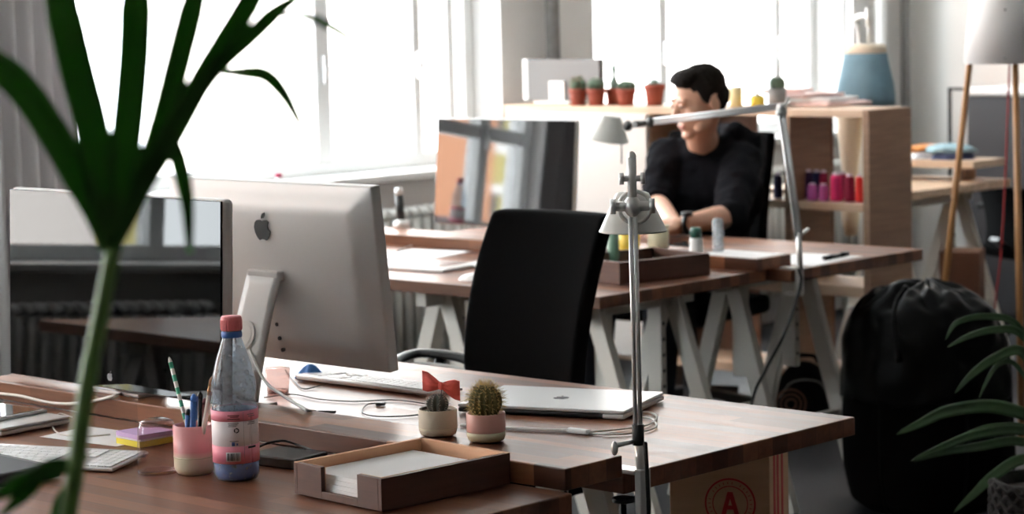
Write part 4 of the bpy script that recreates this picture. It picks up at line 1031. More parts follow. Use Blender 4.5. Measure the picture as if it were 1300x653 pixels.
p = G(868, 309, .742); t = thing('phone', 'black phone lying on the far desk in front of the hands', 'phone', (p.x+.02, p.y-.05, .7408), R(20)); MB().bb((-.06, -.035, 0), (.06, .035, .009)).build('body', 'black_plastic', t, bevel=.003); MB().bb((-.055, -.031, .009), (.055, .031, .0094)).build('screen', 'screen_glass', t)

# ================================================================== PLYWOOD SHELF BEHIND THE PERSON
XR = -4.722; YF = 6.875; YB = PX(1157, 137, XR).y; XL = -6.47; ZTp = 1.115
xc = (XL+XR)/2; t = thing('shelf_unit', 'long low plywood shelf with a white door behind the person', 'shelf', (xc, YF, 0))
def SB(x0, x1, y0, y1, z0, z1, nm, m, bev=.001): return MB().bb((x0-xc, y0-YF, z0), (x1-xc, y1-YF, z1)).build(nm, m, t, bevel=bev)
tk = .026
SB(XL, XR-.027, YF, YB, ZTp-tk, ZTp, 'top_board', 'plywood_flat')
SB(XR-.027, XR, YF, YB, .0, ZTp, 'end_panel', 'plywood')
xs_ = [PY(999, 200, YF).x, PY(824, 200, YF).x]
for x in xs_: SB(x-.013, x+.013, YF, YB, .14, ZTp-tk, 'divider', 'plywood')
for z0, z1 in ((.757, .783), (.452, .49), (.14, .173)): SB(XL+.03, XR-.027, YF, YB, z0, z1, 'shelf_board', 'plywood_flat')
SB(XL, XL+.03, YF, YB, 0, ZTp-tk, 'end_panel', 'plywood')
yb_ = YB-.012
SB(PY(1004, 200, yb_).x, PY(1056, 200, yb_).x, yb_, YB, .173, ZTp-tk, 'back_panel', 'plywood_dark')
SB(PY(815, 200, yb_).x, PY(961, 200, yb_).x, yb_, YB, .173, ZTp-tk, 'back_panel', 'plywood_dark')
wd = SB(PY(642, 150, YF-.018).x, PY(820, 150, YF-.018).x, YF-.018, YF-.001, .16, PY(735, 139, YF).z-.012, 'door', 'door_white', .002)
for x in (XL+.2, xs_[1], xs_[0]): SB(x-.04, x+.04, YF+.02, YB-.02, 0, .14, 'foot', 'plywood')
# top of the shelf
p = G(716, 131, ZTp)
t = thing('computer_display', 'grey flat monitor seen from behind on top of the shelf', 'monitor', (p.x, p.y, ZTp))
a, b_ = PY(667, 75, p.y), PY(763, 76, p.y); zb3 = PY(715, 128, p.y).z
t.location.x = (a.x+b_.x)/2
W3 = b_.x-a.x; MB().bb((-W3/2, -.01, zb3-ZTp), (W3/2, .02, a.z-ZTp)).build('back_cover', 'monitor_grey', t, bevel=.004); MB().bb((-W3/2-.006, -.012, zb3-ZTp), (-W3/2+.02, .022, a.z-ZTp+.001)).build('side_edge', 'white_plastic', t, bevel=.003)
MB().bb((-.12, -.05, 0), (.07, .05, .010)).bb((-.06, -.02, .009), (.02, -.008, (a.z-ZTp)*.5)).build('stand_foot', 'white_plastic', t, bevel=.002)
def terracotta(px_, label, kind, wpx=25, hpx=21, top=None, pym=134, m='terracotta', z=ZTp, dy=0):
    p = G(px_, pym, z); p.y += dy; p.x -= dy*.93
    dp = (p-CAM).dot(fw); s_ = dp/3000; r_ = wpx/2*s_; h_ = hpx*s_
    t = thing('potted_cactus', label, 'cactus', (p.x, p.y, z+.0003), 0, 'potted cacti on the shelf')
    if m == 'terracotta': MB().lathe([(0, 0), (r_*.72, 0), (r_*.9, h_*.72), (r_*.9, h_*.74), (r_, h_*.75), (r_, h_), (r_*.9, h_), (r_*.86, h_*.8), (0, h_*.8)], 32).build('pot_body', m, t)
    else: MB().lathe([(0, 0), (r_*.8, 0), (r_, h_*.3), (r_, h_), (r_*.88, h_), (r_*.86, h_*.85), (0, h_*.85)], 32).build('pot_body', m, t)
    MB().lathe([(0, h_*.8), (r_*.86, h_*.8), (r_*.8, h_*.88), (0, h_*.9)], 24).build('soil', 'soil', t)
    H_ = top*s_; mb = MB(); sp = MB(); rng = random.Random(px_); z0 = h_*.82
    if kind == 'cluster':
        for (x, y, rr_, hh) in ((-.5, 0, .42, .9), (.0, .2, .42, 1.0), (.5, 0, .42, .8), (.1, -.5, .4, .75), (-.3, .5, .4, .85)):
            pr_ = ball_cactus(mb, r_*rr_, H_*hh, z0, 8, .16, 40, (x*r_, y*r_)); spines(sp, rib_points(pr_, 8, .16, (x*r_, y*r_)), .008, .0006, rng, .7, 2)
        mb.build('cactus', 'cactus_green', t); sp.build('spines', 'spine_brown', t, kind='stuff')
    elif kind == 'ball':
        pr_ = ball_cactus(mb, r_*.86, H_*1.1, z0, 14, .1, 70); mb.build('cactus', 'cactus_green', t); spines(sp, rib_points(pr_, 14, .1), .006, .0005, rng, .7, 2); sp.build('spines', 'spine_pale', t, kind='stuff')
    elif kind == 'ribbed':
        for x in (-.32, .32):
            pr_ = ball_cactus(mb, r_*.58, H_*1.1, z0, 9, .18, 54, (x*r_, .1*r_)); spines(sp, rib_points(pr_, 9, .18, (x*r_, .1*r_)), .005, .0005, rng, .7, 2)
        mb.build('cactus', 'cactus_green', t); sp.build('spines', 'spine_pale', t, kind='stuff')
    elif kind == 'tall':
        mb.tube([(0, 0, z0), (0, 0, z0+H_*.3), (.002, 0, z0+H_*.5), (.001, 0, z0+H_*.75), (0, 0, z0+H_*.85), (0, 0, z0+H_)], [r_*.42, r_*.48, r_*.2, r_*.32, r_*.2, r_*.03], 10)
        mb.tube([(r_*.3, 0, z0), (r_*.45, 0, z0+H_*.28)], [r_*.3, r_*.2], 10); mb.build('cactus', 'cactus_grey', t)
    elif kind == 'rosette':
        for ring, (nl, rad, el) in enumerate(((7, .95, .35), (6, .75, .75), (4, .4, 1.15))):
            for k in range(nl):
                a = 2*PI*k/nl+ring*.5; tip = Vector((math.cos(a)*r_*rad, math.sin(a)*r_*rad, z0+H_*el)); mb.tube([Vector((0, 0, z0)), Vector((0, 0, z0)).lerp(tip, .55)+Vector((0, 0, -.003)), tip], [r_*.12, r_*.26, .0012], 8, flat=.45)
        mb.build('leaves', 'cactus_grey', t)
    return t
terracotta(734.5, 'terracotta pot with a clump of upright ribbed cacti, in front of the grey monitor', 'cluster', top=20)
terracotta(757.5, 'terracotta pot with a round ball cactus at the monitor edge', 'ball', top=16)
terracotta(781, 'terracotta pot with a tall thin cactus, half behind its neighbour', 'tall', wpx=24, top=38, dy=.06)
terracotta(795.5, 'terracotta pot with a low double ribbed cactus', 'ribbed', top=13, wpx=26)
terracotta(831, 'terracotta pot with a pale succulent rosette beside the person', 'rosette', wpx=28, hpx=27, top=11)
terracotta(986.5, 'grey concrete pot with a small cactus behind the lamp elbow', 'ribbed', wpx=23, hpx=24, top=17, pym=136, m='pot_concrete')
p = G(934.5, 136, ZTp); s_ = (p-CAM).dot(fw)/3000; t = thing('pillar_candle', 'cream pillar candle on the shelf behind the person', 'candle', (p.x, p.y, ZTp+.0003))
MB().lathe([(0, 0), (8.5*s_, 0), (8.5*s_, 25*s_), (7.5*s_, 26*s_), (2*s_, 24.5*s_), (0, 24.5*s_)], 32).build('wax', 'candle_cream', t); MB().cyl((0, 0, 24*s_), (0, 0, 27*s_), .0012).build('wick', 'ink', t)
p = G(961.5, 136, ZTp); s_ = (p-CAM).dot(fw)/3000; t = thing('lidded_jar', 'small yellow jar with a grey knob beside the candle', 'jar', (p.x, p.y, ZTp+.0003))
MB().lathe([(0, 0), (8*s_, 0), (9.5*s_, 2*s_), (9.5*s_, 12*s_), (8*s_, 14*s_), (0, 14*s_)], 32).build('jar_body', 'yellow_pot', t); MB().lathe([(8*s_, 14*s_), (5*s_, 16*s_), (0, 16.5*s_)], 28).ell((0, 0, 17.5*s_), (2.6*s_, 2.6*s_, 2.4*s_)).build('lid', 'pot_concrete', t)
# papers and pink fabric
def sheets(items):
    for (px_, py_, w_, d_, h_, z, rz, m, nm, lab, cat, grp) in items:
        p = G(px_, py_, ZTp); mb = MB(); rng = random.Random(int(px_*7+z*1000))
        ph = rng.random()*6
        def fn(u, v): return ((u-.5)*w_, (v-.5)*d_, h_*.5+.0015*math.sin(u*9+ph)+.0012*math.sin(v*7+ph))
        o = mb.grid(fn, 14, 10).build(nm, m, solid=h_); o.location = (p.x, min(max(p.y, YF+.5*d_-.02), YB), ZTp+z); o.rotation_euler = (0, 0, rz); tag(o, lab, cat, grp)
sheets([(1022, 134, .13, .2, .004, .002, .1, 'paper', 'paper_sheet', 'white paper stack on the shelf top beside the grey pot', 'paper', None),
        (1068, 133, .20, .24, .012, .002, -.1, 'paper_pink', 'folded_fabric', 'lowest pale pink folded fabric on the end of the shelf top', 'fabric', 'pink fabrics on the shelf'),
        (1088, 130, .22, .22, .012, .0175, .15, 'paper', 'folded_fabric', 'white folded fabric between pink ones on the end of the shelf top', 'fabric', 'pink fabrics on the shelf'),
        (1096, 128, .20, .20, .013, .033, -.2, 'paper_pink', 'folded_fabric', 'pale pink folded fabric third in the pile on the shelf end', 'fabric', 'pink fabrics on the shelf'),
        (1095, 126, .15, .16, .013, .049, .35, 'paper_pink', 'folded_fabric', 'topmost pale pink folded fabric on the end of the shelf top', 'fabric', 'pink fabrics on the shelf')])
# thread spools
ZM = .7833
def spool(px_, wpx, hpx, dy, m, label, grp='thread spools on the shelf'):
    p = PY(px_, 255, YF+dy); s_ = (p-CAM).dot(fw)/3000; r_ = wpx/2*s_; h_ = hpx*s_
    t = thing('thread_spool', label, 'spool', (p.x, YF+dy, ZM), 0, grp)
    MB().lathe([(0, 0), (r_*.9, 0), (r_*.9, h_*.04), (r_*.6, h_*.05), (r_*.6, h_*.95), (r_*.55, h_), (0, h_)], 24).build('core', 'spool_core', t)
    prof = [(r_*.62, h_*.04), (r_, h_*.06)]+[(r_*(1-.12*i/9)+(.0006 if i % 2 else 0), h_*(.06+.80*i/9)) for i in range(1, 10)]+[(r_*.5, h_*.93)]
    MB().lathe(prof, 24).build('thread', m, t)
for i, (x, m, lab) in enumerate(((1012, 'thread_navy', 'dark navy thread spool in the back row next to the shelf divider'), (1021, 'thread_purple', 'dark purple thread spool, second from the divider in the back row'), (1030, 'thread_purple', 'dark purple thread spool, back row, behind the first small violet spool'), (1040, 'thread_navy', 'dark navy thread spool, back row, between the two violet spools'), (1049, 'thread_wine', 'dark wine thread spool, back row, behind the second violet spool'))):
    spool(x-3, 12, 38, .105, m, lab)
for x, w_, h_, m, lab in ((1031.5, 13, 23, 'thread_violet', 'small violet thread spool, first in the front row'), (1046, 13, 23, 'thread_violet', 'small violet thread spool beside the tall magenta spool'), (1062, 16, 38, 'thread_magenta', 'tall bright magenta thread spool in the front row'), (1079, 14, 37, 'thread_wine', 'dark wine red thread spool between the magenta and the red'), (1091, 10, 37, 'thread_red', 'bright red thread spool at the shelf end panel')):
    spool(x, w_, h_, .045, m, lab)
for x, lab in ((988, 'navy thread spool left of the shelf divider, behind the chair'),): spool(x, 12, 33, .06, 'thread_navy', lab)
spool(1070, 12, 36, .13, 'thread_wine', 'wine thread spool in the back row between the magenta and wine ones')
# ================================================================== DRESS FORM, REAR DESK, CABINET, FLOOR LAMP
ym = 7.48
p = PY(1099, 90, ym); s_ = (p-CAM).dot(fw)/3000
t = thing('dress_form', 'blue-shorted lower-body dress form on a stand behind the shelf end', 'mannequin', (p.x, ym, 0))
def zz(y): return PY(1099, y, ym).z
zw, zwb, zh, zc = zz(56), zz(68), zz(116), zz(150)
W_ = lambda px_: px_*s_/2
def oval(prof, m, nm, fy=.8, c=0, par=None):
    mb = MB(); mb.lathe(prof, 36); o = mb.build(nm, m, par or t); o.scale = (1, fy, 1); o.location = (c, 0, 0); return o
oval([(0, zw), (W_(50), zw), (W_(55), zw-.006), (W_(57), zwb), (0, zwb)], 'cream_form', 'waist')
oval([(W_(57), zwb+.001), (W_(60), zz(76)), (W_(68), zz(92)), (W_(76), zz(108)), (W_(79), zz(122)), (W_(78), zz(134)), (0, zz(136))], 'denim_blue', 'shorts')
for sx, xo in ((-1, PY(1080, 160, ym).x-p.x-.004), (1, PY(1112, 160, ym).x-p.x)):
    mb = MB(); k = xo
    mb.tube([(k*.9, 0, zz(130)), (k, 0, zz(145)), (k, 0, zz(180)), (k, 0, zz(215)), (k, .0, zz(245)), (k, 0, zz(275)), (k, 0, zz(300))], [W_(36), W_(34), W_(29), W_(22), W_(20), W_(24), W_(16)], 24)
    mb.build('leg', 'cream_form', t)
mb = MB(); q0 = PY(1103, 58, ym); mb.cyl((q0.x-p.x, 0, zw), (q0.x-p.x, 0, zz(14)), .006).cyl((q0.x-p.x, 0, zz(34)), (q0.x-p.x, 0, zz(10)), .012)
mb.build('neck_rod', 'chrome', t)
bk = MB().cyl((q0.x-p.x, 0, zz(34)), (q0.x-p.x, 0, zz(9)), .0105); bk.build('bracket', 'black_plastic', t)
hx = PY(1079, 40, ym+.02).x-p.x
MB().tube(smoothpath([(q0.x-p.x, 0, zz(22)), (q0.x-p.x-.03, .01, zz(20)), (hx+.01, .05, zz(23)), (hx-.004, .08, zz(32)), (hx-.01, .10, zz(52)), (hx-.012, .11, zz(120)), (hx-.012, .11, .02)], 6), .011, 12).build('hanging_pole', 'aluminium_bright', t)
MB().lathe([(0, 0), (.14, 0), (.14, .012), (.03, .03), (0, .03)], 32, (hx-.012, .11, 0)).build('base', 'black_plastic', t)
# rear desk riser with cloths
zr = PY(1200, 202, 8.42).z
xa, xb = -5.78, PY(1236, 207, 8.33).x
t = thing('small_bench', 'low plywood bench board on the rear desk, carrying folded cloths', 'shelf', ((xa+xb)/2, 8.45, .7403))
MB().bb(((xa-xb)/2, -.12, zr-.7403-.03), ((xb-xa)/2, .12, zr-.7403)).build('board', 'plywood_flat', t, bevel=.002)
for x in ((xa-xb)/2+.03, (xb-xa)/2-.14): MB().bb((x-.012, .02, 0), (x+.012, .10, zr-.7403-.03)).build('leg', 'plywood', t)
def cloth(px_, py_, z, w_, d_, h_, m, label, seed):
    p = PY(px_, py_, 8.44); mb = MB(); rng = random.Random(seed)
    def fn(u, v):
        a = u*2*PI; q = (1-v**3); n_ = mnoise.noise(Vector((math.cos(a)*1.5+seed, math.sin(a)*1.5, v*2)))
        return (w_/2*math.cos(a)*q*(1+.2*n_), d_/2*math.sin(a)*q*(1+.2*n_), h_*(v**.8)*(1+.15*n_))
    o = mb.grid(fn, 48, 12, closeu=True).build('folded_cloth', m, disp=.012, dscale=.04); o.location = (p.x, 8.44, z); tag(o, label, 'cloth', 'cloths on the rear bench')
cloth(1178, 195, zr+.002, .16, .2, .035, 'cloth_white', 'white cloth lying in front on the rear bench', 1)
cloth(1210, 195, zr+.002, .17, .2, .03, 'cloth_navy', 'dark patterned cloth next to the white one on the rear bench', 2)
cloth(1172, 188, zr+.034, .15, .18, .026, 'cloth_orange', 'orange brown cloth on top of the white one on the rear bench', 3)
cloth(1205, 183, zr+.03, .22, .18, .035, 'cloth_teal', 'grey teal cloth heaped on the rear bench', 4)
# thin black frame behind
yf = 9.80; a = PY(1206, 178, yf); b_ = PY(1208, 113, yf); c_ = PY(1262, 112, yf)
t = thing('metal_frame', 'thin black metal frame standing behind the folded cloths', 'frame', (a.x, yf, 0))
MB().bar((0, 0, .0), (0, 0, b_.z), .014, .014, (1, 0, 0)).build('post', 'frame_black', t); MB().bar((c_.x-a.x, 0, 0), (c_.x-a.x, 0, b_.z), .014, .014, (1, 0, 0)).build('post', 'frame_black', t)
MB().bar((-.007, 0, b_.z), (c_.x-a.x+.007, 0, b_.z), .014, .014).build('rail', 'frame_black', t); MB().bar((0, 0, .1), (c_.x-a.x, 0, .1), .014, .014).build('rail', 'frame_black', t)
# dark cabinet with white top
yc_ = 9.3; a = PY(1229, 122, yc_); zt_ = a.z; wd = .95
t = thing('cabinet', 'dark grey cabinet with a rounded white top behind the floor lamp', 'cabinet', (a.x+wd/2, yc_, 0))
MB().bb((-wd/2, 0, .05), (wd/2, .42, zt_)).build('body', 'cabinet_dark', t, bevel=.004); MB().bb((-wd/2+.03, .03, 0), (wd/2-.03, .4, .05)).build('plinth', 'black_plastic', t)
MB().bb((-wd/2-.002, -.02, zt_), (wd/2+.01, .44, zt_+.042)).build('top', 'white_plastic', t, bevel=.018, seg=4)
for s2 in (-1, 1):
    d_ = MB().bb((s2*wd/4-wd/4+.004, -.014, .07), (s2*wd/4+wd/4-.004, -.001, zt_-.01)).build('door', 'cabinet_dark', t, bevel=.002)
    MB().box((s2*.04, -.022, .6), (.01, .014, .12)).build('handle', 'steel_dark', d_)
# trestle shelf board + carton under the rear desk
p = PY(1201, 362, 7.95)
zb_ = p.z
o = MB().box((0, 0, 0), (.44, .12, .018)).build('shelf_board', 'plywood_flat'); tag(o, 'narrow plywood board across the white trestle, under the brown carton', 'board'); o.location = (-5.36, 8.05, .262+.0095)
a, b_ = PY(1172, 340, 7.9), PY(1230, 340, 7.9); hz = PY(1200, 322, 7.9).z-.2815
t = thing('carton', 'small brown carton standing under the rear desk beyond the black bag', 'box', ((a.x+b_.x)/2-.02, 8.05, .2815), R(25)); w_ = (b_.x-a.x)*.75
MB().bb((-w_/2, -.09, 0), (w_/2, .09, hz)).build('box_body', 'brown_box', t, bevel=.002); MB().bb((-w_/2+.004, -.004, hz), (w_/2-.004, .004, hz+.001)).build('flap_seam', 'cardboard', t)
# floor lamp with tripod wooden legs
yl = 7.0
zs0 = PY(1262, 80, yl).z; xl_ = PY(1225, 80, yl); s_ = (xl_-CAM).dot(fw)/3000
xc_ = PY(1279, 80, yl).x; yv = yl
t = thing('floor_lamp', 'floor lamp with a white drum shade on wooden tripod legs', 'lamp', (xc_, yl, 0))
rs1 = 55*s_*.98; rs0 = rs1*.74; hsd = .36
sh_ = MB().lathe([(rs1, zs0), (rs0, zs0+hsd)], 56)
sh_.f = [f_ for f_ in sh_.f if len(f_) == 4]; sh_.sm = sh_.sm[:len(sh_.f)]
so = sh_.build('lamp_shade', 'lamp_white', t, solid=.002)
sm = MB()
for f_ in (.06, .5, .94):
    rr_ = rs1+(rs0-rs1)*f_; a = R(-62); sm.ell((math.cos(a)*rr_, math.sin(a)*rr_, zs0+hsd*f_), (.004, .004, .004), 10, 6)
sm.build('rivet', 'steel_dark', so)
apex = Vector((0, 0, zs0+.12)); k0 = PY(1230.5, 84, yl-.02)-Vector((xc_, yl, 0)); k1 = PY(1203, 330, yl-.06)-Vector((xc_, yl, 0))
d_ = (k1-k0); ft = k0+d_*((0-k0.z)/d_.z); tp = k0-d_*.25
MB().tube([tp, ft], [.0105, .0125], 12).build('leg', 'lamp_wood', t)
k0 = PY(1289, 84, yl-.03)-Vector((xc_, yl, 0)); k1 = PY(1294.5, 380, yl-.10)-Vector((xc_, yl, 0)); d_ = k1-k0
MB().tube([k0-d_*.12, k0+d_*((0-k0.z)/d_.z)], [.0105, .0125], 12).build('leg', 'lamp_wood', t)
MB().tube([(.05, .05, zs0+.05), (.26, .24, 0)], [.0105, .0125], 12).build('leg', 'lamp_wood', t)
MB().cyl((0, 0, zs0+.02), (0, 0, zs0+.12), .02).ell((0, 0, zs0+.16), (.03, .03, .04)).build('bulb_socket', 'steel_dark', t)
MB().lathe([(.035, zs0+.03), (.07, zs0+.035), (.07, zs0+.05), (.035, zs0+.055)], 28).build('hub', 'lamp_wood', t)
cable('thin red lamp cord hanging from the floor lamp shade between its legs', [V(PY(1282, 70, yl)), V(PY(1279, 150, yl)), V(PY(1276, 230, yl)), V(PY(1271, 320, yl-.02)), V(PY(1262, 400, yl-.03)), (PY(1255, 440, yl-.1).x, yl-.12, .004)], .0035, 'red_cord', name='lamp_cord')

# ================================================================== UNDER THE DESKS
dcb = 4.62
p0, p1 = CAM+ray(868, 640)*dcb, CAM+ray(1000, 640)*dcb
rzb = ang(p0, p1)-R(16); wb = (p1-p0).length*.98
hb_ = .655
cen = (p0+p1)/2+Vector((-.68, .73, 0))*.12
t = thing('cardboard_box', 'tall brown cardboard box with a red circled letter A under the laptop desk', 'box', (cen.x, cen.y, 0), rzb)
MB().bb((-wb/2, -.11, 0), (wb/2, .11, hb_)).build('box_body', 'cardboard', t, bevel=.002)
for s2 in (-1, 1): MB().bb((-wb/2, min(0, s2*.11)+.001, hb_), (wb/2, max(0, s2*.11)-.001, hb_+.003)).build('flap', 'cardboard', t)
lc = CAM+ray(926, 641)*dcb; loc_ = lc-Vector((cen.x, cen.y, 0)); lx = loc_.x*math.cos(-rzb)-loc_.y*math.sin(-rzb); lz = lc.z
pr = MB(); R1 = 33/3000*dcb
for r1, r2 in ((R1, R1*.93), (R1*.70, R1*.66)):
    n = 48
    for i in range(n):
        a, b2 = 2*PI*i/n, 2*PI*(i+1)/n
        pr.add([(lx+r1*math.cos(a), -.1106, lz+r1*math.sin(a)), (lx+r1*math.cos(b2), -.1106, lz+r1*math.sin(b2)), (lx+r2*math.cos(b2), -.1106, lz+r2*math.sin(b2)), (lx+r2*math.cos(a), -.1106, lz+r2*math.sin(a))], [(0, 1, 2, 3)])
for i in range(30):   # small ring of lettering
    if i % 7 == 6: continue
    a = 2*PI*i/30; pr.box((lx+R1*.81*math.cos(a), -.1106, lz+R1*.81*math.sin(a)), (.0016, .0004, .0045), (0, -a+PI/2, 0))
pr.build('round_print', 'print_red', t, recalc=False, label='red ring print')
h_ = R1*.92
A = [(-.5, -.5), (-.26, -.5), (-.17, -.24), (.17, -.24), (.26, -.5), (.5, -.5), (.14, .5), (-.14, .5)]
am = MB()
am.prism([(lx+x*h_*.78, lz+z*h_) for x, z in [(-.5, -.5), (-.25, -.5), (.0, .22), (.0, .5), (-.14, .5)]], -.1112, -.1104, 'XZ').prism([(lx+x*h_*.78, lz+z*h_) for x, z in [(.5, -.5), (.14, .5), (.0, .5), (.0, .22), (.25, -.5)]], -.1112, -.1104, 'XZ').prism([(lx+x*h_*.78, lz+z*h_) for x, z in [(-.2, -.25), (.2, -.25), (.14, -.08), (-.14, -.08)]], -.1112, -.1104, 'XZ')
am.build('letter', 'print_red', t, label='red letter A')
sp_ = MB()
for q in (-.07, -.03, .02): sp_.bb((wb/2+.0003, q, .05), (wb/2+.0008, q+.022, hb_-.03))
sp_.build('side_print', 'print_red', t)
# backpack on the floor below the far desk
p = G(1022, 556, 0); s_ = (p-CAM).dot(fw)/3000
t = thing('backpack', 'small black backpack with a round emblem on the floor under the far desk', 'bag', (p.x, p.y, .003), R(38))
wB, hB = 76*s_, 98*s_
mb = MB(); mb.ell((0, 0, hB*.48), (wB/2, .10, hB*.52)); mb.box((0, 0, hB*.22), (wB*.86, .16, hB*.40)); mb.build('body', 'bag_cloth', t, remesh=.012, smooth_it=6)
e_ = MB(); ce = (-.05, -.112, hB*.5)
for rr_ in (.05, .034, .018): e_.tube([(ce[0]+rr_*math.cos(a), ce[1]+.006*abs(math.cos(a)), ce[2]+rr_*math.sin(a)) for a in [2*PI*i/28 for i in range(29)]], .0035, 6, cap=False)
e_.build('emblem', 'brown_box', t); MB().tube(smoothpath([(-.05, 0, hB*.97), (-.03, 0, hB*1.06), (.03, 0, hB*1.06), (.05, 0, hB*.97)], 5), .007, 8).build('handle', 'bag_cloth', t)
MB().tube(smoothpath([(-wB*.42, -.05, hB*.55), (-wB*.2, -.095, hB*.78), (wB*.2, -.095, hB*.78), (wB*.42, -.05, hB*.55)], 6), .003, 6).build('zip', 'steel_dark', t)
# big black bean bag with a leather jacket
p = G(1186, 652, 0); s_ = (p-CAM).dot(fw)/3000
cb = Vector((p.x, p.y, 0))+Vector((-.68, .73, 0))*.10
t = thing('bean_bag', 'big black bean bag slumped on the floor at the end of the far desk', 'bean bag', (cb.x, cb.y, 0))
s_ = (cb-CAM).dot(fw)/3000; rB = 107*s_; top_ = (CAM+ray(1180, 372)*((cb-CAM).dot(fw))).z
def bag(u, v):
    a = u*2*PI; prof = [(0, 0), (.72, 0), (.92, .06), (1.0, .22), (1.0, .42), (.98, .6), (.93, .76), (.80, .90), (.50, .975), (0, 1)]
    x = v*(len(prof)-1); i = min(int(x), len(prof)-2); f_ = x-i
    r_ = prof[i][0]+(prof[i+1][0]-prof[i][0])*f_; z = prof[i][1]+(prof[i+1][1]-prof[i][1])*f_
    q = 1+.035*mnoise.noise(Vector((math.cos(a)*2, math.sin(a)*2, z*3)))+.012*math.cos(6*a)
    return (rB*r_*q*math.cos(a), rB*r_*q*math.sin(a), top_*z)
MB().grid(bag, 60, 46, closeu=True).build('cover', 'bag_cloth', t, recalc=True, sub=1)
sm = MB()
for k in range(6):
    a = 2*PI*(k+.5)/6; sm.tube([bag((a/2/PI) % 1, v) for v in [.1+.88*i/24 for i in range(25)]], .005, 6)
sm.build('seam', 'leather_black', t)
def jk(u, v):
    # jacket draped over the top of the bag
    a = (u-.5)*2.9+R(-150)+PI*.42; rr_ = .02+v*1.0; q = min(1, rr_)
    vv = 1-.50*q
    b_ = bag((a/2/PI) % 1, vv); n_ = mnoise.noise(Vector((u*7, v*4, 2.3))); n2 = mnoise.noise(Vector((u*16, v*9, 7)))
    k = 1.035+.05*n_+.02*n2; return (b_[0]*k, b_[1]*k, b_[2]*1.0+.018+.03*abs(n_)+.012*n2+.02*(1-v))
jo = MB().grid(jk, 60, 36).build('leather_jacket', 'leather_black', solid=.008, sub=1); jo.location = cb; tag(jo, 'shiny black leather jacket thrown over the top of the bean bag', 'jacket')
cl_ = MB().tube(smoothpath([jk(.38, .15), jk(.42, .30), jk(.46, .5), jk(.5, .75)], 6), .012, 8).build('collar', 'leather_black', jo)

# ================================================================== PLANTS
def blade(mb, pts, w, prof=None, fold=.25, viewv=None):
    """one long leaf: pts 3D centre line, w widest width"""
    P_ = smoothpath(pts, 7); n = len(P_)
    vs, fs = [], []
    for i, p in enumerate(P_):
        tng = (P_[min(i+1, n-1)]-P_[max(0, i-1)]).normalized(); vd = (p-CAM).normalized()
        sd = tng.cross(vd).normalized(); nn = sd.cross(tng); u = i/(n-1)
        wd = w*(math.sin(PI*min(1, (u*.93+.07)))**.62 if prof is None else prof(u))
        for k in (-1, -.5, 0, .5, 1): vs.append(p+sd*(wd/2*k)+nn*(-abs(k)*wd*fold*.5))
    for i in range(n-1):
        for k in range(4): a = i*5+k; fs.append((a, a+1, a+6, a+5))
    mb.add(vs, fs, True)
def plant_px(items, root_xyz, mat_leaf, t, d_of, tipd=0):
    for pts, w, prof in items:
        n = len(pts); P_ = []
        for i, q in enumerate(pts):
            d = d_of+(q[2] if len(q) > 2 else 0); P_.append(CAM+ray(q[0], q[1])*d-root_xyz)
        mb = MB()
        # blade() needs world points for the view side
        base = [p+root_xyz for p in P_]; blade(mb, base, w/3000*d_of, prof); mb.v = [tuple(Vector(v)-root_xyz) for v in mb.v]
        mb.build('leaf', mat_leaf, t, solid=.0012, recalc=False)
dN = 1.75
rootN = Vector((-1.42, .93, 0))
t = thing('potted_palm', 'tall potted palm rising close to the camera in front of the near desk', 'plant', rootN)
tip_ = lambda u: (1-u)**.55*min(1, .55+u*2.2)
broad = lambda u: min(1, .5+u*1.6)*(1 if u < .75 else max(.05, 1-(u-.75)*3))
near = [
 ([(138, 318), (118, 262), (84, 198), (42, 130), (0, 84), (-50, 40, .03)], 40, broad),
 ([(140, 320), (132, 260), (118, 170), (98, 90), (76, 0), (50, -90, .04)], 44, broad),
 ([(143, 320), (152, 250), (163, 150), (170, 70), (173, -10), (176, -110, .03)], 40, broad),
 ([(146, 312), (178, 240), (204, 165), (226, 80), (248, -5), (272, -90, .05)], 32, broad),
 ([(148, 308), (180, 240), (222, 165), (260, 95), (300, 30), (330, -20), (360, -70, .05)], 30, broad),
 ([(190, 210), (236, 140), (275, 86), (318, 46), (352, 14), (392, -14, .03)], 22, broad),
 ([(205, 160, .01), (222, 190), (231, 222), (238, 262), (241, 322)], 22, lambda u: .35+.65*math.sin(PI*min(1, u*.8+.2))),
 ([(280, 92, .02), (310, 92), (338, 96), (362, 122), (386, 168, -.02)], 20, lambda u: .35+.65*math.sin(PI*u)),
 ([(352, 20, .02), (388, 20), (420, 34), (444, 50), (462, 68)], 11, lambda u: .4+.6*math.sin(PI*u)),
 ([(104, 588), (70, 596), (30, 612), (-20, 640)], 22, broad),
 ([(90, 610), (74, 640), (66, 680), (50, 730)], 14, broad),
 ([(112, 578), (86, 590), (58, 596), (30, 628), (0, 655)], 20, broad)]
plant_px(near, rootN, 'leaf_near', t, dN)
st = [CAM+ray(x, y)*dN for x, y in ((144, 316), (132, 380), (118, 450), (106, 520), (97, 590), (86, 660), (74, 760))]
st = [p-rootN for p in st]+[Vector((-.03, .05, .75)), Vector((0, 0, .30))]
MB().tube(smoothpath(st, 6), [.0062]*13+[.0068]*(len(smoothpath(st, 6))-13), 10).build('stem', 'stem_green', t)
MB().tube(smoothpath([st[6], Vector((.03, .02, .7)), Vector((.02, .01, .3))], 6), .006, 10).build('stem', 'stem_green', t)
MB().lathe([(0, 0), (.11, 0), (.14, .26), (.15, .26), (.15, .30), (.135, .30), (.13, .27), (0, .27)], 40).build('pot_body', 'pot_concrete', t)
MB().lathe([(0, .262), (.131, .262), (.131, .28), (0, .285)], 32).build('soil', 'soil', t)
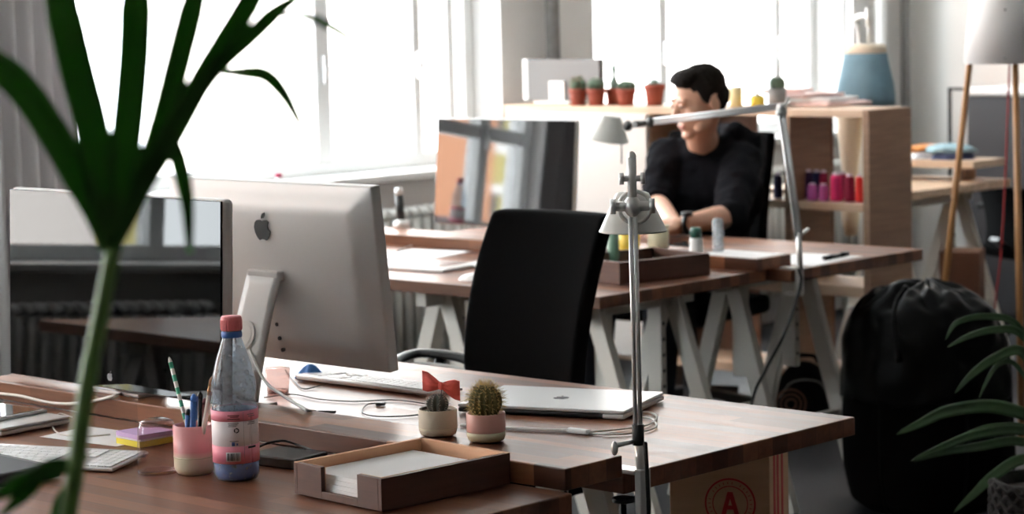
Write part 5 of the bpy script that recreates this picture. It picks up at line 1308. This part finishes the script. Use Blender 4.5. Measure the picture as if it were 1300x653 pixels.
# palm at the lower right
pR = G(1330, 770, 0); dR = (pR-CAM).dot(fw)
t = thing('potted_palm', 'potted palm on the floor in front of the bean bag, leaves arching over', 'plant', pR)
rb_ = .135
right = [
 ([(1330, 560), (1318, 470), (1290, 412), (1250, 402), (1215, 410), (1200, 432)], 9, None),
 ([(1330, 560), (1322, 470), (1296, 424), (1262, 419), (1228, 428), (1203, 441)], 10, None),
 ([(1332, 570), (1318, 490), (1296, 446), (1262, 456), (1234, 476), (1212, 500)], 13, None),
 ([(1332, 580), (1310, 500), (1288, 462), (1266, 464), (1252, 486), (1243, 506)], 6, None),
 ([(1340, 600), (1330, 545), (1300, 526), (1256, 516), (1204, 522), (1168, 538), (1138, 552)], 17, None),
 ([(1340, 610), (1325, 560), (1290, 546), (1240, 552), (1196, 568), (1156, 586)], 13, None),
 ([(1342, 620), (1326, 575), (1290, 560), (1244, 567), (1200, 574), (1160, 586)], 12, None),
 ([(1342, 640), (1330, 590), (1296, 584), (1262, 604), (1236, 628), (1210, 652)], 14, None),
 ([(1330, 560), (1300, 540), (1262, 540), (1238, 546), (1214, 556)], 4, None),
 ([(1345, 620), (1380, 520), (1420, 470), (1470, 470)], 16, None), ([(1345, 620), (1360, 480), (1390, 400), (1430, 370)], 15, None), ([(1345, 630), (1400, 590), (1450, 590), (1490, 620)], 15, None)]
plant_px(right, pR, 'leaf_right', t, dR)
for q in ((1330, 560), (1342, 620), (1340, 600), (1345, 620)):
    a = CAM+ray(*q)*dR-pR; MB().tube(smoothpath([a, a*.6+Vector((0, 0, .12)), Vector((0, 0, .28))], 5), .006, 8).build('stem', 'stem_green', t)
MB().lathe([(0, 0), (rb_*.85, 0), (rb_, .12), (rb_, .32), (rb_*.9, .32), (rb_*.88, .27), (0, .27)], 40).build('basket', 'basket', t)
wv = MB()
for k in range(15): wv.tube([(rb_*1.02*math.cos(a), rb_*1.02*math.sin(a), .015+.021*k+.006*math.sin(a*22+k*PI)) for a in [2*PI*i/132 for i in range(133)]], .007, 6, cap=False)
wv.build('weave', 'basket', t); MB().lathe([(0, .27), (rb_*.88, .27), (rb_*.88, .29), (0, .295)], 32).build('soil', 'soil', t)

# ================================================================== PERSON
pel = PY(905, 300, 6.58); PB = Vector((pel.x, 6.58, 0))
def at(x, y, Y): return PY(x, y, Y)-PB
head_c = at(886, 128, 6.30); neck_t = at(889, 165, 6.36); neck_b = at(896, 196, 6.46)
shR, shL = at(848, 199, 6.40), at(941, 206, 6.50)
chest = (shR+shL)/2+Vector((0, .02, -.10)); pelv = Vector((0, -.01, .585)); belly = Vector((.0, -.06, .72))
elR, elL = at(832, 258, 6.22), at(927, 287, 6.24); 
wrR = at(858, 297, 5.98); wrR.z = .775; wrL = at(868, 293, 6.0); wrL.z = .785
elL.z = max(elL.z, .79); elR.z = max(elR.z, .80)
hdR, hdL = at(845, 300, 5.93), at(848, 293, 5.98); hdR.z = .772; hdL.z = .785
body = MB()
yaw = R(-20); pit = R(16)
HM = Matrix.Translation(head_c) @ Matrix.Rotation(yaw, 4, 'Z') @ Matrix.Rotation(pit, 4, 'X')
def hell(c, r, rot=None, mb=body):
    m2 = HM @ Matrix.Translation(c) @ (Euler(rot).to_matrix().to_4x4() if rot else Matrix())
    k = MB().ell((0, 0, 0), r, 24, 16); mb.add(k.v, k.f, True, m2)
def htube(pts, r, mb=body, n=10): mb.tube([HM @ Vector(p) for p in pts], r, n)
hell((0, .018, .030), (.074, .092, .084)); hell((0, -.022, -.020), (.063, .066, .080)); hell((0, -.036, -.062), (.049, .048, .046)); hell((0, -.070, -.098), (.025, .020, .018))
for s2 in (-1, 1):
    hell((s2*.040, -.058, -.022), (.024, .022, .022)); hell((s2*.046, -.03, -.075), (.016, .04, .02), (.35, 0, 0)); hell((s2*.075, .016, -.012), (.009, .020, .032), (.15, 0, 0)); hell((s2*.028, -.078, .026), (.026, .010, .008))
htube([(0, -.080, .016), (0, -.098, -.012), (0, -.108, -.030)], [.009, .011, .0135]); hell((-.011, -.096, -.034), (.009, .010, .007)); hell((.011, -.096, -.034), (.009, .010, .007))
hell((0, -.083, -.060), (.024, .010, .007)); hell((0, -.080, -.071), (.020, .010, .007)); hell((0, -.070, -.050), (.03, .016, .016))
body.tube([neck_b+Vector((0, .02, -.06)), neck_b, neck_t, HM @ Vector((0, .02, -.03))], [.062, .057, .055, .058], 16)
body.tube([pelv, belly, chest, neck_b], [.12, .115, .13, .07], 16); body.tube([shR, neck_b+Vector((0, 0, -.04)), shL], [.035, .04, .035], 12)
for a_, b2, c2 in ((shR, elR, wrR), (shL, elL, wrL)): body.tube(smoothpath([a_, a_.lerp(b2, .5), b2], 3), [.05, .05, .048, .046, .043, .041, .040], 14); body.tube([b2, b2.lerp(c2, .3), b2.lerp(c2, .7), c2], [.039, .041, .033, .027], 14); body.ell(b2, (.04, .04, .04))
def hand(w, c, side):
    d = (c-w).normalized(); zv = Vector((0, 0, 1)); sd = d.cross(zv).normalized(); 
    pc = w+d*.05
    mt = Matrix((sd, d, zv)).transposed().to_4x4(); mt.translation = pc
    k = MB().ell((0, 0, 0), (.040, .050, .017), 20, 12); body.add(k.v, k.f, True, mt)
    for i, (o_, ln) in enumerate(((-.029, .060), (-.010, .072), (.010, .068), (.028, .052))):
        b0 = pc+d*.036+sd*o_; b1 = b0+d*ln*.5+zv*.012+sd*o_*.12; b2 = b0+d*ln*.85-zv*.002+sd*o_*.18; b3 = b0+d*ln*.98-zv*.012+sd*o_*.18
        body.tube([b0-d*.02, b0, b1, b2, b3], [.0095, .0095, .0088, .0078, .0062], 10); body.ell(b3, (.0062,)*3, 8, 6)
    b0 = w+d*.03-sd*side*.030; b1 = b0+d*.032-sd*side*.024+zv*.002; b2 = b1+d*.030-sd*side*.004-zv*.006
    body.tube([b0+sd*side*.01, b0, b1, b2], [.013, .012, .0105, .008], 10); body.ell(b2, (.008,)*3, 8, 6); body.tube([w, w+d*.03], [.026, .03], 12, flat=.75)
hand(wrR, hdR, -1); hand(wrL, hdL, 1)
kneeR, kneeL = Vector((-.17, -.42, .53)), Vector((.13, -.44, .53)); anR, anL = Vector((-.17, -.48, .09)), Vector((.14, -.50, .09))
for kn, an, sx in ((kneeR, anR, -1), (kneeL, anL, 1)):
    hp_ = pelv+Vector((sx*.09, 0, -.02)); body.tube([hp_, hp_.lerp(kn, .5), kn], [.085, .075, .055], 14); body.ell(kn, (.055,)*3); body.tube([kn, kn.lerp(an, .35), an], [.052, .052, .036], 14); body.tube([an, an+Vector((0, -.12, -.045))], [.036, .03], 12)
po_ = body.build('person', 'skin', remesh=.0042, smooth_it=2); po_.location = PB
tag(po_, 'person in a black hoodie with short dark hair, looking down at the desk', 'person')
def child(mb, nm, m, **k): return mb.build(nm, m, po_, **k)
# hair
hr = MB()
hell((0, .026, .048), (.079, .092, .074), None, hr); hell((0, .052, .005), (.072, .066, .070), None, hr); hell((0, -.028, .094), (.060, .050, .026), (.1, 0, 0), hr); hell((.012, -.056, .090), (.046, .024, .022), (.25, .1, 0), hr)
for s2 in (-1, 1): hell((s2*.070, .000, .030), (.011, .026, .040), None, hr)
child(hr, 'hair', 'hair', remesh=.004, smooth_it=2, disp=.006, dscale=.012)
fc = MB(); hell((-.027, -.082, .027), (.019, .006, .0042), (0, -.12, 0), fc); hell((.027, -.082, .027), (.019, .006, .0042), (0, .12, 0), fc); child(fc, 'eyebrow', 'brow')
fc = MB(); hell((-.028, -.0765, .006), (.011, .009, .0045), None, fc); hell((.028, -.0765, .006), (.011, .009, .0045), None, fc); ey_ = child(fc, 'eye', 'eye_white')
fc = MB(); hell((-.028, -.084, .006), (.006, .005, .006), None, fc); hell((.028, -.084, .006), (.006, .005, .006), None, fc); fc.build('iris', 'brow', ey_)
fc = MB(); hell((-.028, -.0785, .0115), (.0155, .0095, .0065), None, fc); hell((.028, -.0785, .0115), (.0155, .0095, .0065), None, fc); child(fc, 'eyelid', 'skin')
fc = MB(); hell((0, -.0868, -.061), (.0225, .008, .0045), None, fc); hell((0, -.0835, -.070), (.0185, .008, .0052), None, fc); child(fc, 'lips', 'lip')
# hoodie
h = MB()
h.tube(smoothpath([pelv+Vector((0, 0, -.05)), belly+Vector((0, .0, 0)), chest+Vector((0, 0, -.03)), neck_b+Vector((0, .012, -.03))], 4), [.155, .158, .16, .162, .165, .170, .175, .178, .180, .165, .135, .100, .078], 20)
h.ell(chest+Vector((0, 0, -.02)), (.205, .145, .16), 24, 16, (0, 0, R(8))); h.tube([shR, neck_b+Vector((0, .01, -.035)), shL], [.066, .080, .066], 16)
h.ell(shR, (.074, .072, .07)); h.ell(shL, (.074, .072, .07))
for a_, b2, c2, f_ in ((shR, elR, wrR, .12), (shL, elL, wrL, .10)):
    e_ = b2.lerp(c2, f_); h.tube(smoothpath([a_, a_.lerp(b2, .5), b2], 3), [.072, .071, .069, .068, .065, .061, .058], 16); h.ell(b2, (.058,)*3); h.tube([b2, e_], [.058, .054], 14)
nk_ = [neck_b+Vector((.078*math.cos(a), .010+.074*math.sin(a), .042-.030*math.cos(a+PI/2+PI)*-1*.6+.018*math.sin(a))) for a in [2*PI*i/20 for i in range(21)]]
h.tube(nk_, .032, 10, cap=False)
h.ell(neck_b+Vector((.05, .10, .045)), (.105, .06, .055), 18, 12, (0, .2, R(10))); h.ell(neck_b+Vector((.085, .055, .065)), (.04, .045, .045)); h.ell(neck_b+Vector((-.05, .09, .035)), (.07, .055, .05))
child(h, 'hoodie', 'hoodie', remesh=.0075, smooth_it=4, disp=.028, dscale=.075)
ds = MB()
for s2 in (-1, 1): ds.tube([neck_b+Vector((s2*.025-.012, -.075, -.005)), neck_b+Vector((s2*.03-.012, -.115, -.07)), neck_b+Vector((s2*.032-.012, -.135, -.15))], .0035, 6)
child(ds, 'drawstring', 'hoodie')
j = MB(); j.ell(pelv+Vector((0, 0, -.02)), (.165, .14, .11))
for kn, an, sx in ((kneeR, anR, -1), (kneeL, anL, 1)):
    hp_ = pelv+Vector((sx*.09, 0, -.02)); j.tube([hp_, hp_.lerp(kn, .5), kn], [.097, .087, .068], 14); j.ell(kn, (.068,)*3); j.tube([kn, kn.lerp(an, .5), an+Vector((0, 0, .02))], [.066, .062, .055], 14)
child(j, 'jeans', 'jeans', remesh=.012, smooth_it=3)
for an in (anR, anL):
    s3 = MB(); s3.ell(an+Vector((0, -.07, -.045)), (.046, .13, .042)); s3.ell(an+Vector((0, .0, -.02)), (.045, .055, .06)); s3.box(an+Vector((0, -.06, -.075)), (.085, .25, .024)); child(s3, 'shoe', 'shoe', remesh=.008, smooth_it=3)
wd_ = (hdL-wrL).normalized(); wp_ = wrL-wd_*.012; sd_ = wd_.cross(Vector((0, 0, 1))).normalized(); up_ = Vector((0, 0, 1))
ww = MB(); ww.tube([wp_+sd_*(.034*math.cos(a))+up_*(.030*math.sin(a)) for a in [2*PI*i/28 for i in range(29)]], .0085, 8, cap=False); wo = child(ww, 'watch_strap', 'watch_black')
cf = wp_+up_*.031+Vector((.2, -.25, 0))*.03; MB().cyl(cf-up_*.004, cf+up_*.008, .019, .018, 28).build('watch_case', 'watch_black', wo); MB().cyl(cf+up_*.008, cf+up_*.0086, .0155, n=28).build('watch_dial', 'steel_dark', wo)

# ================================================================== LIGHT
w = bpy.data.worlds.new('World'); bpy.context.scene.world = w; w.use_nodes = True
bg = w.node_tree.nodes['Background']; bg.inputs[0].default_value = (.93, .965, 1, 1); bg.inputs[1].default_value = SKY
# ================================================================== CAMERA
cd = bpy.data.cameras.new('Camera'); cam = bpy.data.objects.new('Camera', cd); C.objects.link(cam)
cd.sensor_width = 36; cd.sensor_fit = 'HORIZONTAL'; cd.lens = 36*F/1300; cd.clip_start = .05; cd.clip_end = 200
m = Matrix.Identity(4)
for i in range(3): m[i][0] = rt[i]; m[i][1] = up[i]; m[i][2] = -fw[i]
m.translation = CAM; cam.matrix_world = m
cd.dof.use_dof = True; cd.dof.focus_distance = 4.0; cd.dof.aperture_fstop = 6.3
sc_ = bpy.context.scene; sc_.camera = cam
vs_ = sc_.view_settings; vs_.view_transform = 'Standard'; vs_.look = 'None'; vs_.exposure = EXPO; vs_.gamma = 1; vs_.use_curve_mapping = False
cy = sc_.cycles; cy.use_denoising = True; cy.max_bounces = 8; cy.diffuse_bounces = 5; cy.glossy_bounces = 4; cy.transparent_max_bounces = 16; cy.sample_clamp_indirect = 8; cy.caustics_reflective = False; cy.caustics_refractive = False
